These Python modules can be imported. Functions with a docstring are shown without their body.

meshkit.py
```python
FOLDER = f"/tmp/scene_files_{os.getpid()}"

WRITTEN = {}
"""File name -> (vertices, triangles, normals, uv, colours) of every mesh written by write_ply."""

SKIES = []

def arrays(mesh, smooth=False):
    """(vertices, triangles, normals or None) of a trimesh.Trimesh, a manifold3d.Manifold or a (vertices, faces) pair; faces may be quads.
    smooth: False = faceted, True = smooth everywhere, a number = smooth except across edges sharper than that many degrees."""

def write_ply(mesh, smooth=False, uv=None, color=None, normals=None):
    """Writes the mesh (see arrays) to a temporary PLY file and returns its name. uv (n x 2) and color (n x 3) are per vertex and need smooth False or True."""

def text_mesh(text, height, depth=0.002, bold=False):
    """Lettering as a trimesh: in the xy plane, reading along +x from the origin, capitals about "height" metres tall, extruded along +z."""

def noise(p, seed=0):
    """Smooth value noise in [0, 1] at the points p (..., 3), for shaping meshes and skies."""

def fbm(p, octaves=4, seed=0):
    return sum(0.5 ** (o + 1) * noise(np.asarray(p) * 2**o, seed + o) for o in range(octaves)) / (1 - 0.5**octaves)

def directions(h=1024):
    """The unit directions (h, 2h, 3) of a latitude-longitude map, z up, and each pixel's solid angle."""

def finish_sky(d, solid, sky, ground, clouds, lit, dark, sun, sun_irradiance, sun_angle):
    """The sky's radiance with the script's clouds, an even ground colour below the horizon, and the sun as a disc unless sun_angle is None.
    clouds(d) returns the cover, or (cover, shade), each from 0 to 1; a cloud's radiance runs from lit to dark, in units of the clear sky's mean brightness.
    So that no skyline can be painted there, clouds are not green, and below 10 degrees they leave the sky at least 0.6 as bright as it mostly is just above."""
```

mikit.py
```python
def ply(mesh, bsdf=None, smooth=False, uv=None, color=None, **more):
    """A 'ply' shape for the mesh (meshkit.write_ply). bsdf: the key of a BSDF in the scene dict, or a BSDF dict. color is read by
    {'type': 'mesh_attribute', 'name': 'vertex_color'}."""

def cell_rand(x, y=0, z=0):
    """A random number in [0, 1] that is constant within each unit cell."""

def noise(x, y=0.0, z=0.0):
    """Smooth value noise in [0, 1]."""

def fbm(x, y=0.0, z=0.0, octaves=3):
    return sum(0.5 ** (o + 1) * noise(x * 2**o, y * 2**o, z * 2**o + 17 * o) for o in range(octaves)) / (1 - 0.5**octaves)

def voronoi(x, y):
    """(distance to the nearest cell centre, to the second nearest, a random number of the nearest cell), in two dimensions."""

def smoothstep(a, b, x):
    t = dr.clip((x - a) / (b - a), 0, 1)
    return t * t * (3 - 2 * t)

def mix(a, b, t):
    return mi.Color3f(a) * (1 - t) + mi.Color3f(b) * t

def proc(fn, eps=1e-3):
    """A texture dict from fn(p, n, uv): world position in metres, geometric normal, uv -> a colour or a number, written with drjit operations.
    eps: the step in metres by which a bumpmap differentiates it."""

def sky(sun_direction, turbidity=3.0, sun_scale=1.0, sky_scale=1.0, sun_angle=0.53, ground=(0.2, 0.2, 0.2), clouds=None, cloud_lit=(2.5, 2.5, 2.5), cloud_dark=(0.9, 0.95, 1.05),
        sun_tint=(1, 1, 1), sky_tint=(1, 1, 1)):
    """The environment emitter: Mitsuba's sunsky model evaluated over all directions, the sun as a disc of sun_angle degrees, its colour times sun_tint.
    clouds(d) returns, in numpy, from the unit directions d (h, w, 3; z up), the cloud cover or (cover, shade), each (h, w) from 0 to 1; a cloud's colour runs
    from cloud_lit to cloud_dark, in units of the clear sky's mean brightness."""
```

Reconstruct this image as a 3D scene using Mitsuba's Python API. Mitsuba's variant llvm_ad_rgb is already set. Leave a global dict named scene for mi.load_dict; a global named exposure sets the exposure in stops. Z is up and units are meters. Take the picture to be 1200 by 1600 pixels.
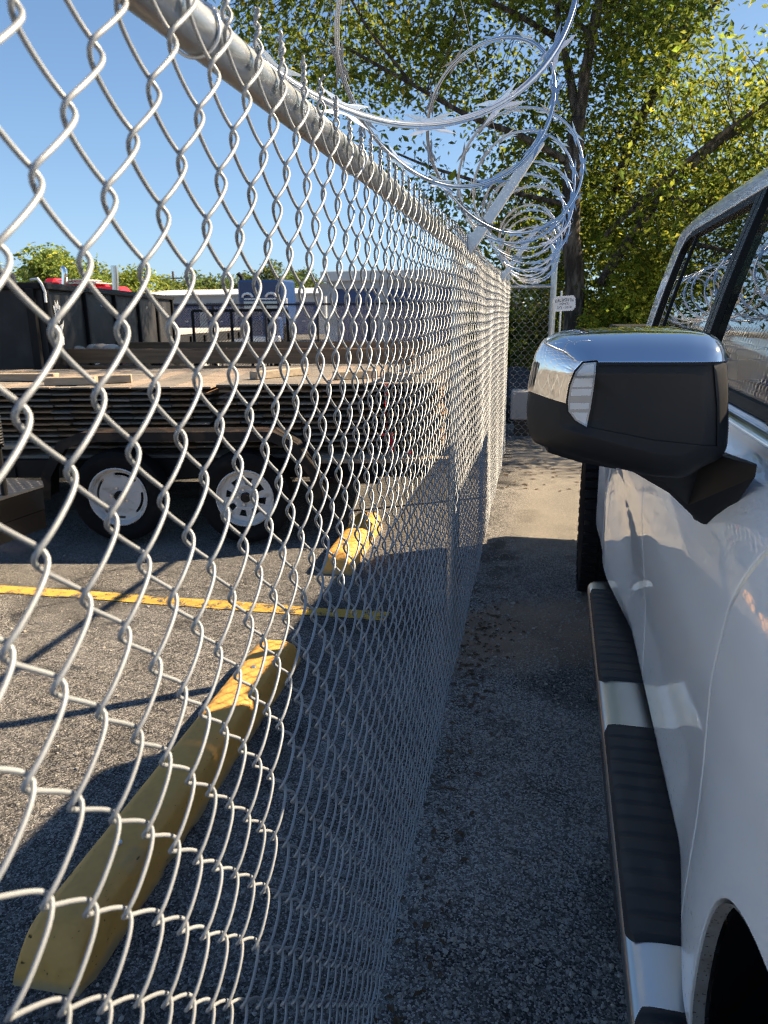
import math
import numpy as np, trimesh, mitsuba as mi, drjit as dr, shapely
from shapely.geometry import Polygon, Point, LineString, box as sbox
from shapely import affinity
from shapely.ops import unary_union
import manifold3d as m3
import meshkit, mikit
from mikit import noise, fbm, voronoi, smoothstep, mix, cell_rand
from scipy.interpolate import PchipInterpolator

T = mi.ScalarTransform4f
PI = math.pi
rng = np.random.default_rng(7)
scene, labels = {}, {}

# ------------------------------------------------------------------ camera, sky, exposure
R = np.array([[0.9804, 0.1966, -0.0089], [0.0432, -0.2593, -0.9648], [-0.1920, 0.9456, -0.2627]])   # rows: right, down, forward
C = np.array([0.2872, 0.0, 1.5706])
scene['camera'] = {'type': 'thinlens', 'fov_axis': 'x', 'fov': 2 * math.degrees(math.atan(600 / 1145)), 'near_clip': 0.02, 'far_clip': 1500.0,
                   'aperture_radius': 0.0014, 'focus_distance': 1.55,
                   'to_world': T().look_at(origin=C.tolist(), target=(C + R[2]).tolist(), up=(-R[1]).tolist())}
SUN = (1.078, 0.654, 1.0)
scene['daylight'] = mikit.sky(SUN, turbidity=2.0, sun_scale=1.6, sky_scale=0.72, sun_tint=(1.0, 0.985, 0.955), sky_tint=(1.0, 1.0, 1.02))
exposure = 2.7

# ------------------------------------------------------------------ materials
def rgb(c):
    return {'type': 'rgb', 'value': [float(x) for x in c]} if not isinstance(c, dict) else c

def pr(name, color, rough=.5, metal=0., twosided=True, bump=None, bscale=1.0, **kw):
    b = {'type': 'principled', 'base_color': rgb(color), 'roughness': rough, 'metallic': metal, **kw}
    if bump is not None:
        b = {'type': 'bumpmap', 'nested': b, 'arbitrary': bump, 'scale': bscale}
    scene[name] = {'type': 'twosided', 'bsdf': b} if twosided else b
    return name

def sc(c, k):
    return mi.Color3f(c[0] * k, c[1] * k, c[2] * k)

def f_asphalt(p, n, uv):
    d1, d2, r1 = voronoi(p.x * 185, p.y * 185)
    e1, e2, q1 = voronoi(p.x * 95 + 9, p.y * 95 + 3)
    big = fbm(p.x * .8, p.y * .8, 0, 3)
    mid = fbm(p.x * 5 + 7, p.y * 5, 3, 3)
    fine = fbm(p.x * 42, p.y * 42, 6, 2)
    sandy = smoothstep(.0, .35, p.x) * smoothstep(4.3, 5.2, p.y + .5 * (big - .5)) * (1 - smoothstep(9.0, 12.0, p.y))
    stone = smoothstep(.02, .22, d2 - d1)
    k = cell_rand(r1 * 7919, 1, 2)
    grey = .048 + .26 * k * k + .07 * (fine - .5) + .07 * (mid - .5)
    grey = dr.maximum(grey, .02)
    warm = cell_rand(r1 * 5003, 4, 2)
    col = mix(sc((.98, .96, .93), 1) * grey, sc((1.07, .98, .89), 1) * grey, warm * .5)
    c = mix(mi.Color3f(.028, .028, .028), col, .25 + .75 * stone)
    st2 = smoothstep(.03, .12, e2 - e1) * smoothstep(.78, .84, q1)
    tone = .07 + .26 * cell_rand(q1 * 3571, 2, 5)
    c = mix(c, sc((1.0, .94, .84), 1) * tone, st2 * .5)
    c = c * (1.0 + .55 * (big - .5) + .25 * (mid - .5)) * (1.0 + .35 * smoothstep(-.15, .1, p.x))  # asphalt right of the fence painted lighter to lift the shaded lane
    c = mix(c, mi.Color3f(.265, .24, .20), sandy * (.45 + .4 * mid))
    stain = smoothstep(.60, .72, fbm(p.x * 1.7 + 31, p.y * 1.7, 5, 3))
    c = c * (1 - .40 * stain)
    # brown patch across the lane between fence and truck
    brown_patch = smoothstep(.50, .25, dr.abs(p.y - 3.42 - .35 * p.x) + .30 * (mid - .5)) * smoothstep(-.25, 0, p.x) * (1 - smoothstep(.7, .9, p.x))
    c = mix(c, mi.Color3f(.27, .19, .13), brown_patch * (.35 + .7 * mid))
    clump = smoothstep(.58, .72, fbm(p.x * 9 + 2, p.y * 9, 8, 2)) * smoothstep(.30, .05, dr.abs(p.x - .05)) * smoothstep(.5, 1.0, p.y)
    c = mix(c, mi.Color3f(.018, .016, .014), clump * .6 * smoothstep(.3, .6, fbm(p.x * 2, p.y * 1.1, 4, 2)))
    return c

def f_asphalt_h(p, n, uv):
    d1, d2, r1 = voronoi(p.x * 185, p.y * 185)
    return smoothstep(0, .35, d2 - d1) * (.4 + .6 * r1)

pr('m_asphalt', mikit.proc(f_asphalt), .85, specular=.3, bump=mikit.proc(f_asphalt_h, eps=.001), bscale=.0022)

def f_yline(p, n, uv):
    d1, d2, r1 = voronoi(p.x * 185, p.y * 185)
    w = fbm(p.x * 22, p.y * 22, 1, 4)
    k = smoothstep(.30, .46, w + .22 * (r1 - .5))
    return mix((.07, .065, .06), mi.Color3f(.52, .315, .055), k * smoothstep(.0, .1, d2 - d1 + .05))
pr('m_yline', mikit.proc(f_yline), .75, bump=mikit.proc(f_asphalt_h, eps=.0012), bscale=.0025)

def f_stop(p, n, uv):
    w = fbm(p.x * 9, p.y * 9, p.z * 9, 4)
    s = fbm(p.x * 60, p.y * 60, p.z * 60, 2)
    c = mix((.60, .315, .072), mi.Color3f(.52, .268, .065), w)
    c = mix(c, mi.Color3f(.30, .24, .14), smoothstep(.66, .78, w) * .35)
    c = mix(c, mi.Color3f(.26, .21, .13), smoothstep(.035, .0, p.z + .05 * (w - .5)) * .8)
    pit = smoothstep(.90, .95, noise(p.x * 130, p.y * 130, p.z * 130))
    return mix(c, mi.Color3f(.10, .07, .03), pit * .8) * (.92 + .16 * s)
def f_stop_h(p, n, uv):
    return fbm(p.x * 45, p.y * 45, p.z * 45, 3) - 1.6 * smoothstep(.90, .95, noise(p.x * 130, p.y * 130, p.z * 130))
pr('m_stop', mikit.proc(f_stop), .6, bump=mikit.proc(f_stop_h, eps=.002), bscale=.004)

def f_zinc(p, n, uv):
    w = noise(p.x * 60, p.y * 60, p.z * 60)
    v = noise(p.x * 9, p.y * 9, p.z * 9)
    return sc((.275, .293, .308), 1) * (1 + .3 * (v - .5))
pr('m_wire', mikit.proc(f_zinc), .48, .30, specular=.5)
def f_rail(p, n, uv):
    w = noise(p.x * 30, p.y * 22, p.z * 60)
    v = fbm(p.x * 25, p.y * 6, p.z * 90, 3)
    return sc((.50, .535, .56), 1) * (.82 + .10 * w + .20 * (v - .3))
pr('m_rail', mikit.proc(f_rail), .34, .92)
pr('m_razor', (.66, .69, .72), .33, .9)
pr('m_steel', (.60, .62, .64), .35, .9)
pr('m_alu', (.70, .71, .72), .45, .8)
pr('m_chrome', (.86, .87, .88), .045, 1.0)
pr('m_box', (.0025, .0025, .003), .14, specular=.4)
pr('m_chrome_dull', (.66, .66, .64), .27, 1.0)

def f_white(p, n, uv):
    low = smoothstep(.95, .45, p.z) * fbm(p.x * 5, p.y * 5, p.z * 9, 4)
    speck = smoothstep(.83, .88, noise(p.x * 130, p.y * 130, p.z * 130)) * smoothstep(.9, .5, p.z)
    c = mix((.91, .91, .91), mi.Color3f(.62, .58, .52), low * .28)
    return mix(c, mi.Color3f(.20, .16, .12), speck * .5)
scene['m_white'] = {'type': 'twosided', 'bsdf': {'type': 'plastic', 'int_ior': 1.56, 'diffuse_reflectance': mikit.proc(f_white), 'nonlinear': False}}
def f_flange(p, n, uv):
    w = fbm(p.x * 40, p.y * 40, p.z * 40, 3)
    s = smoothstep(.74, .80, noise(p.x * 260, p.y * 260, p.z * 260)) * .8
    return mix(mix((.52, .50, .47), mi.Color3f(.26, .22, .18), w), mi.Color3f(.03, .025, .02), s)
pr('m_flange', mikit.proc(f_flange), .7)
def f_plastic_h(p, n, uv):
    return noise(p.x * 900, p.y * 900, p.z * 900)
def f_blackplastic(p, n, uv):
    w = fbm(p.x * 14, p.y * 14, p.z * 14, 3)
    return sc((.011, .0115, .013), 1) * (.8 + .5 * w)
pr('m_plastic', mikit.proc(f_blackplastic), .50, specular=.30, bump=mikit.proc(f_plastic_h, eps=.0005), bscale=.00012)
pr('m_gloss_black', (.007, .0075, .009), .40, specular=.22)
pr('m_trim', (.009, .009, .010), .55, specular=.25)
pr('m_liner', (.008, .008, .009), .85, specular=.06)
def f_tyre(p, n, uv):
    w = fbm(p.x * 12, p.y * 12, p.z * 12, 3)
    return mix((.010, .010, .011), mi.Color3f(.035, .032, .029), smoothstep(.55, .9, w) * .35)
pr('m_tyre', mikit.proc(f_tyre), .85, specular=.15)
def f_pad(p, n, uv):
    w = fbm(p.x * 25, p.y * 8, 0, 3)
    return mix((.016, .017, .019), mi.Color3f(.04, .04, .04), smoothstep(.5, .85, w) * .5)
pr('m_pad', mikit.proc(f_pad), .55)
pr('m_seat', (.045, .043, .042), .8)
pr('m_lamp', (.60, .62, .64), .12, clearcoat=1.0, clearcoat_gloss=.98)
pr('m_lamp_clear', (.34, .36, .38), .08, .30, clearcoat=1.0, clearcoat_gloss=.98)
scene['m_glass_front'] = {'type': 'thindielectric', 'int_ior': 1.62, 'specular_transmittance': {'type': 'rgb', 'value': [.42, .50, .47]}}
scene['m_glass_rear'] = {'type': 'thindielectric', 'int_ior': 1.58, 'specular_transmittance': {'type': 'rgb', 'value': [.11, .11, .11]}}
pr('m_mirror', (.8, .82, .84), .02, 1.0)

def woodf(base, dark, ax):
    def f(p, n, uv):
        a, b, c = (p.x, p.y, p.z) if ax == 0 else (p.y, p.x, p.z)
        g = fbm(a * 2.2, b * 38, c * 38, 3)
        k = fbm(a * .9 + 3, b * 4, c * 9, 2)
        t = smoothstep(.42, .62, g) * .6
        cc = mix(base, mi.Color3f(*dark), t + .35 * (k - .4))
        kn = smoothstep(.82, .9, noise(a * 4, b * 14, c * 14))
        return mix(cc, mi.Color3f(dark[0] * .5, dark[1] * .5, dark[2] * .5), kn * .6)
    return mikit.proc(f)
pr('m_wood', woodf((.175, .155, .128), (.115, .10, .082), 0), .7)
pr('m_wood_pale', woodf((.32, .262, .19), (.22, .175, .125), 0), .65)
pr('m_wood_grey', woodf((.25, .20, .155), (.14, .11, .085), 0), .8)
pr('m_wood_brown', woodf((.26, .155, .085), (.15, .09, .05), 0), .75)
pr('m_frame_black', (.008, .008, .009), .55, specular=.2)
def f_rust(p, n, uv):
    w = fbm(p.x * 9, p.y * 9, p.z * 9, 4)
    return mix((.012, .011, .011), mi.Color3f(.045, .030, .022), smoothstep(.5, .75, w))
pr('m_fender', mikit.proc(f_rust), .55, specular=.25)
def f_rim(p, n, uv):
    w = fbm(p.x * 20, p.y * 20, p.z * 20, 3)
    return mix((.58, .575, .56), mi.Color3f(.30, .26, .21), smoothstep(.5, .8, w) * .6)
pr('m_rim', mikit.proc(f_rim), .5)
def f_dump(p, n, uv):
    w = fbm(p.x * 3, p.y * 3, p.z * 2, 4)
    d = smoothstep(.45, .75, w)
    return mix((.012, .0125, .0145), mi.Color3f(.030, .030, .032), d)
pr('m_dump', mikit.proc(f_dump), .55, specular=.4)
pr('m_decal', (.78, .78, .76), .6)
pr('m_reflector', (.7, .72, .72), .4)
pr('m_red', (.50, .012, .02), .35, clearcoat=.6)
pr('m_red_dull', (.42, .02, .03), .6)
pr('m_orange', (.60, .20, .04), .6)
def f_plate(p, n, uv):
    return mix((.03, .032, .036), mi.Color3f(.09, .095, .105), fbm(p.x * 16, p.y * 16, p.z * 16, 3))
pr('m_plate', mikit.proc(f_plate), .38, .6)
pr('m_bluetruck', (.010, .036, .12), .35, clearcoat=.5)
def f_bluedoor(p, n, uv):
    g = dr.abs(p.z * 9 - dr.floor(p.z * 9) - .5)
    w = fbm(p.x * .7, p.y, p.z * 1.5, 3)
    return sc((.05, .08, .19), 1) * (.85 + .35 * w) * (.9 + .2 * smoothstep(.0, .25, g))
pr('m_bluedoor', mikit.proc(f_bluedoor), .55)
def f_bwall(p, n, uv):
    w = fbm(p.x * .6, p.y * .6, p.z * 2.5, 4)
    return mix((.44, .45, .47), mi.Color3f(.34, .34, .34), smoothstep(.4, .8, w))
pr('m_bwall', mikit.proc(f_bwall), .7)
pr('m_broof', (.62, .61, .58), .6)
pr('m_slab', (.34, .32, .30), .8)
pr('m_black_mesh', (.010, .010, .011), .5)
def f_bark(p, n, uv):
    w = fbm(p.x * 22, p.y * 22, p.z * 5, 4)
    return mix((.035, .028, .022), mi.Color3f(.15, .125, .10), smoothstep(.35, .75, w))
def f_bark_h(p, n, uv):
    return fbm(p.x * 30, p.y * 30, p.z * 7, 3)
pr('m_bark', mikit.proc(f_bark), .9, bump=mikit.proc(f_bark_h, eps=.004), bscale=.02)
scene['m_leaf'] = {'type': 'principledthin', 'base_color': {'type': 'mesh_attribute', 'name': 'vertex_color'}, 'roughness': .34, 'diff_trans': 1.25, 'eta': 1.4, 'spec_trans': 0.0}
scene['m_leaf_far'] = {'type': 'principledthin', 'base_color': {'type': 'mesh_attribute', 'name': 'vertex_color'}, 'roughness': .6, 'diff_trans': .6, 'eta': 1.35, 'spec_trans': 0.0}
pr('m_sign', (.74, .76, .77), .5)
pr('m_ink', (.02, .03, .06), .6)
pr('m_pole_wood', (.10, .075, .055), .85)
pr('m_concrete', (.42, .41, .38), .8)
pr('m_dark_soil', (.035, .028, .022), .95)
pr('m_tarp', (.03, .035, .045), .6)
pr('m_gravel_a', (.30, .28, .25), .8)
pr('m_gravel_b', (.13, .125, .12), .8)
pr('m_litter', (.075, .05, .03), .85)

# ------------------------------------------------------------------ helpers
def numbered(key):
    if key not in scene and key not in taken:
        taken.add(key); return key
    i = 1
    while f'{key}_{i:03d}' in taken or f'{key}_{i:03d}' in scene:
        i += 1
    k = f'{key}_{i:03d}'; taken.add(k); return k
taken = set()

def thing(name, label, cat, group=None):
    k = numbered(name)
    labels[k] = {'label': label, 'category': cat}
    if group: labels[k]['group'] = group
    return k

def put(shape, name, parent=None, label=None, kind=None):
    k = numbered(f'{parent}__{name}' if parent else name)
    scene[k] = shape
    if label or kind:
        labels[k] = {**({'label': label} if label else {}), **({'kind': kind} if kind else {})}
    return k

def add(mesh, name, mat, parent=None, smooth=False, label=None, kind=None, **kw):
    return put(mikit.ply(mesh, mat, smooth=smooth, **kw), name, parent, label, kind)

def addn(v, f, n, name, mat, parent=None, label=None, kind=None):
    path = meshkit.write_ply((v, f), normals=n)
    return put({'type': 'ply', 'filename': path, 'face_normals': False, 'bsdf': {'type': 'ref', 'id': mat}}, name, parent, label, kind)

def cat(*ms):
    ms = [m for x in ms for m in (x if isinstance(x, (list, tuple)) else [x])]
    vs, fs, o = [], [], 0
    for m in ms:
        vs.append(np.asarray(m.vertices)); fs.append(np.asarray(m.faces) + o); o += len(vs[-1])
    return trimesh.Trimesh(np.vstack(vs), np.vstack(fs), process=False)

def box(size, at=(0, 0, 0), rz=0, rx=0, ry=0, bevel=0):
    if bevel:
        s = np.array(size) / 2; pts = []
        for sx in (-1, 1):
            for sy in (-1, 1):
                for sz in (-1, 1):
                    for k in range(3):
                        q = s.copy(); q[k] -= 0
                        r = s - bevel; r[k] = s[k]
                        pts.append(r * [sx, sy, sz])
        m = trimesh.convex.convex_hull(np.array(pts))
    else:
        m = trimesh.creation.box(size)
    M = np.eye(4)
    for a, ax in ((rx, [1, 0, 0]), (ry, [0, 1, 0]), (rz, [0, 0, 1])):
        if a: M = trimesh.transformations.rotation_matrix(a, ax) @ M
    M[:3, 3] = at
    m.apply_transform(M)
    return m

def frames(p, ref=None):
    p = np.asarray(p, float)
    t = np.gradient(p, axis=0); t /= np.linalg.norm(t, axis=1, keepdims=True) + 1e-12
    if ref is not None:
        a = np.cross(t, np.broadcast_to(ref, t.shape))
        a /= np.linalg.norm(a, axis=1, keepdims=True) + 1e-12
    else:
        a = np.zeros_like(t)
        r = np.array([0, 0, 1.]) if abs(t[0, 2]) < .9 else np.array([1., 0, 0])
        a[0] = np.cross(t[0], r); a[0] /= np.linalg.norm(a[0])
        for i in range(1, len(t)):
            a[i] = a[i - 1] - (a[i - 1] @ t[i]) * t[i]; a[i] /= np.linalg.norm(a[i]) + 1e-12
    return t, a, np.cross(t, a)

def tube(p, r, sides=8, cap=True, ref=None, flat=1.0):
    p = np.asarray(p, float); n = len(p)
    t, a, b = frames(p, ref)
    ang = np.arange(sides) * 2 * PI / sides
    rr = np.broadcast_to(r, (n,))[:, None, None]
    v = (p[:, None] + rr * (np.cos(ang)[None, :, None] * a[:, None] + flat * np.sin(ang)[None, :, None] * b[:, None])).reshape(-1, 3)
    i, j = np.meshgrid(np.arange(n - 1), np.arange(sides), indexing='ij')
    A, B, Cc, D = i * sides + j, i * sides + (j + 1) % sides, (i + 1) * sides + (j + 1) % sides, (i + 1) * sides + j
    f = np.concatenate([np.stack([A, B, Cc], -1).reshape(-1, 3), np.stack([A, Cc, D], -1).reshape(-1, 3)])
    if cap:
        k = np.arange(1, sides - 1)
        f = np.vstack([f, np.stack([0 * k, k + 1, k], 1), (n - 1) * sides + np.stack([0 * k, k, k + 1], 1)])
    return trimesh.Trimesh(v, f, process=False)

def rod(a, b, r, sides=10, r2=None):
    return tube(np.array([a, b], float), np.array([r, r if r2 is None else r2]), sides)

def lathe(prof, seg=32, axis='y', at=(0, 0, 0)):
    """profile [(radius, along)] turned about an axis"""
    prof = np.array(prof, float); n = len(prof)
    ang = np.arange(seg) * 2 * PI / seg
    v = np.stack([prof[:, 0, None] * np.cos(ang), np.broadcast_to(prof[:, 1, None], (n, seg)), prof[:, 0, None] * np.sin(ang)], -1).reshape(-1, 3)
    i, j = np.meshgrid(np.arange(n - 1), np.arange(seg), indexing='ij')
    A, B, Cc, D = i * seg + j, i * seg + (j + 1) % seg, (i + 1) * seg + (j + 1) % seg, (i + 1) * seg + j
    f = np.concatenate([np.stack([A, B, Cc], -1).reshape(-1, 3), np.stack([A, Cc, D], -1).reshape(-1, 3)])
    m = trimesh.Trimesh(v, f, process=False)
    if axis == 'x': m.vertices = m.vertices[:, [1, 0, 2]] * [1, 1, 1]; m.faces = m.faces[:, ::-1]
    if axis == 'z': m.vertices = m.vertices[:, [0, 2, 1]]; m.faces = m.faces[:, ::-1]
    m.vertices = m.vertices + np.array(at)
    return m

def prism(poly, depth):
    """shapely polygon in xy extruded along z from 0"""
    gs = getattr(poly, 'geoms', [poly])
    return cat([trimesh.creation.extrude_polygon(g, depth, engine='earcut') for g in gs if g.area > 0])

def xf(m, M):
    m = m.copy(); m.apply_transform(M); return m

def basis(o, ex, ey, ez):
    M = np.eye(4); M[:3, 0], M[:3, 1], M[:3, 2], M[:3, 3] = ex, ey, ez, o
    return M

def hull(pts):
    return trimesh.convex.convex_hull(np.asarray(pts, float))

def text(s, h, M, depth=.002, bold=True):
    return xf(meshkit.text_mesh(s, h, depth, bold), M)

# ------------------------------------------------------------------ the setting: ground
def ground():
    xs = np.unique(np.concatenate([np.linspace(-400, -20, 12), np.linspace(-20, 20, 41), np.linspace(20, 400, 12)]))
    ys = np.unique(np.concatenate([np.linspace(-60, -5, 6), np.linspace(-5, 45, 51), np.linspace(45, 900, 16)]))
    X, Y = np.meshgrid(xs, ys, indexing='ij')
    v = np.stack([X, Y, 0 * X], -1).reshape(-1, 3)
    n = len(ys); i, j = np.meshgrid(np.arange(len(xs) - 1), np.arange(n - 1), indexing='ij')
    a = (i * n + j).ravel()
    f = np.vstack([np.stack([a, a + n, a + n + 1], 1), np.stack([a, a + n + 1, a + 1], 1)])
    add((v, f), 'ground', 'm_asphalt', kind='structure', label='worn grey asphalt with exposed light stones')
ground()

def parking_line():
    xs = np.linspace(-3.9, -.42, 60)
    e = (meshkit.fbm(np.stack([xs * 4, 0 * xs, 0 * xs], 1), 3) - .5) * .02
    v = np.concatenate([np.stack([xs, 3.505 + e, 0 * xs + .004], 1), np.stack([xs, 3.615 + e[::-1], 0 * xs + .004], 1)])
    i = np.arange(59)
    f = np.vstack([np.stack([i, i + 1, i + 61], 1), np.stack([i, i + 61, i + 60], 1)])
    add((v, f), 'parking_line', 'm_yline', kind='structure', label='worn yellow parking line painted on the asphalt')
parking_line()

def pebbles(name, n, xr, yr, size, mat, label, seed, dens=None):
    g = np.random.default_rng(seed)
    ico = trimesh.creation.icosphere(subdivisions=0)
    V, F = ico.vertices, ico.faces
    x = g.uniform(*xr, n); y = yr[0] + (yr[1] - yr[0]) * g.random(n) ** 1.7
    s = size * g.lognormal(0, .35, n)
    sh = g.uniform(.6, 1.3, (n, 12, 1)); az = g.uniform(.5, .8, n)
    v = V[None] * sh * s[:, None, None]
    v[:, :, 2] *= az[:, None]
    v += np.stack([x, y, s * .25], 1)[:, None]
    f = F[None] + (np.arange(n) * 12)[:, None, None]
    add((v.reshape(-1, 3), f.reshape(-1, 3)), name, mat, kind='stuff', label=label)
pebbles('loose_gravel', 5200, (-.02, .64), (.9, 4.8), .0036, 'm_gravel_a', 'loose pale stones scattered over the asphalt between fence and truck', 1)
pebbles('grit', 5200, (-.9, .64), (.9, 5.2), .0032, 'm_gravel_b', 'dark grit lying on the asphalt along the fence', 2)
pebbles('lot_gravel', 3000, (-3.6, -.05), (1.0, 4.2), .0036, 'm_gravel_a', 'loose stones scattered over the parking lot', 3)

def leaf_litter():
    g = np.random.default_rng(5)
    n = 420
    x = np.concatenate([g.normal(.10, .08, 170), g.normal(.06, .05, 100), g.uniform(-.05, 1.6, 150)])
    y = np.concatenate([g.normal(3.4, .35, 170), g.uniform(1.2, 3.3, 100), g.uniform(6.6, 8.3, 150)])
    v, f = [], []
    for i in range(n):
        L = g.uniform(.008, .02) * (1 if y[i] < 5 else 1.8); w = L * g.uniform(.3, .6); a = g.uniform(0, 2 * PI)
        q = np.array([[-L, 0, .002], [0, -w, .004 + g.uniform(0, .005)], [L, 0, .003], [0, w, .004 + g.uniform(0, .006)]])
        q[:, :2] = q[:, :2] @ np.array([[math.cos(a), math.sin(a)], [-math.sin(a), math.cos(a)]])
        v.append(q + [x[i], y[i], .001]); f += [[4 * i, 4 * i + 1, 4 * i + 2], [4 * i, 4 * i + 2, 4 * i + 3]]
    add((np.vstack(v), np.array(f)), 'leaf_litter', 'm_litter', kind='stuff', label='dry brown leaf litter lying along the foot of the fence')
leaf_litter()

# ------------------------------------------------------------------ the chain link fence
HD, VD = .0775, .08745
YEND = 8.40
def fence_bulge(y, z):
    far = np.clip((y - 1.6) / 1.2, 0, 1)
    return far * (.011 * np.sin(1.9 * y + .6) * np.sin(PI * np.clip(z / 1.8, 0, 1)) + .004 * np.sin(6.3 * y + 2 * z)) - .002 * (1 - far)

def weave(k, zk, sides, step, lo=.05, ro=.0022, d0=.0060, over=.0092, twist=True, top=1.823, jit=0.):
    """one wire of chain link, in the fence's own plane: returns points (depth, along, up)"""
    g = np.random.default_rng(900 + k)
    A = HD / 4 + over / 2
    yc = (k + .5) * HD / 2
    Z1 = zk(k + 1)
    z = np.arange(top + (.0105 if twist else -.0135), lo, -VD / (2 * step))[::-1]
    ph = 2 * PI * (z - Z1) / VD
    c = np.cos(ph)
    y = yc + A * np.arcsin(.92 * c) / math.asin(.92)
    x = d0 * np.tanh(1.25 * -np.sin(ph)) / math.tanh(1.25)
    p = np.stack([x, y, z], 1)
    if twist:
        sgn = 1 if k % 2 == 0 else -1
        col = (k + 1) * HD / 2 if k % 2 == 0 else k * HD / 2
        s = np.linspace(0, 1, 26)
        psi = PI * .5 + s * 2 * PI * 1.8 + (0 if sgn < 0 else PI)
        hl = .026 + .005 * g.random()
        q = np.stack([.0022 * np.cos(psi), col + .0022 * np.sin(psi), top + .0125 + hl * s], 1)
        fl = np.clip((s - .8) / .2, 0, 1) ** 2
        q[:, 1] += sgn * .006 * fl; q[:, 0] += sgn * .004 * fl * g.uniform(-1, 1)
        j = len(p) - 1
        p = np.vstack([p[:-1], q])
        for _ in range(2):
            w = p[j - 4:j + 5].copy(); p[j - 3:j + 4] = (w[:-2] + w[1:-1] + w[2:]) / 3
    return p

def zk_main(c):
    # column c at even index has its knots at integer n, odd at half
    base = 13.42 * VD - .0105
    return base + (0 if c % 2 == 0 else VD / 2)
YOFF = 3.843 * HD - 4 * HD   # knots of even columns fall where they are in the photograph

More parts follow.
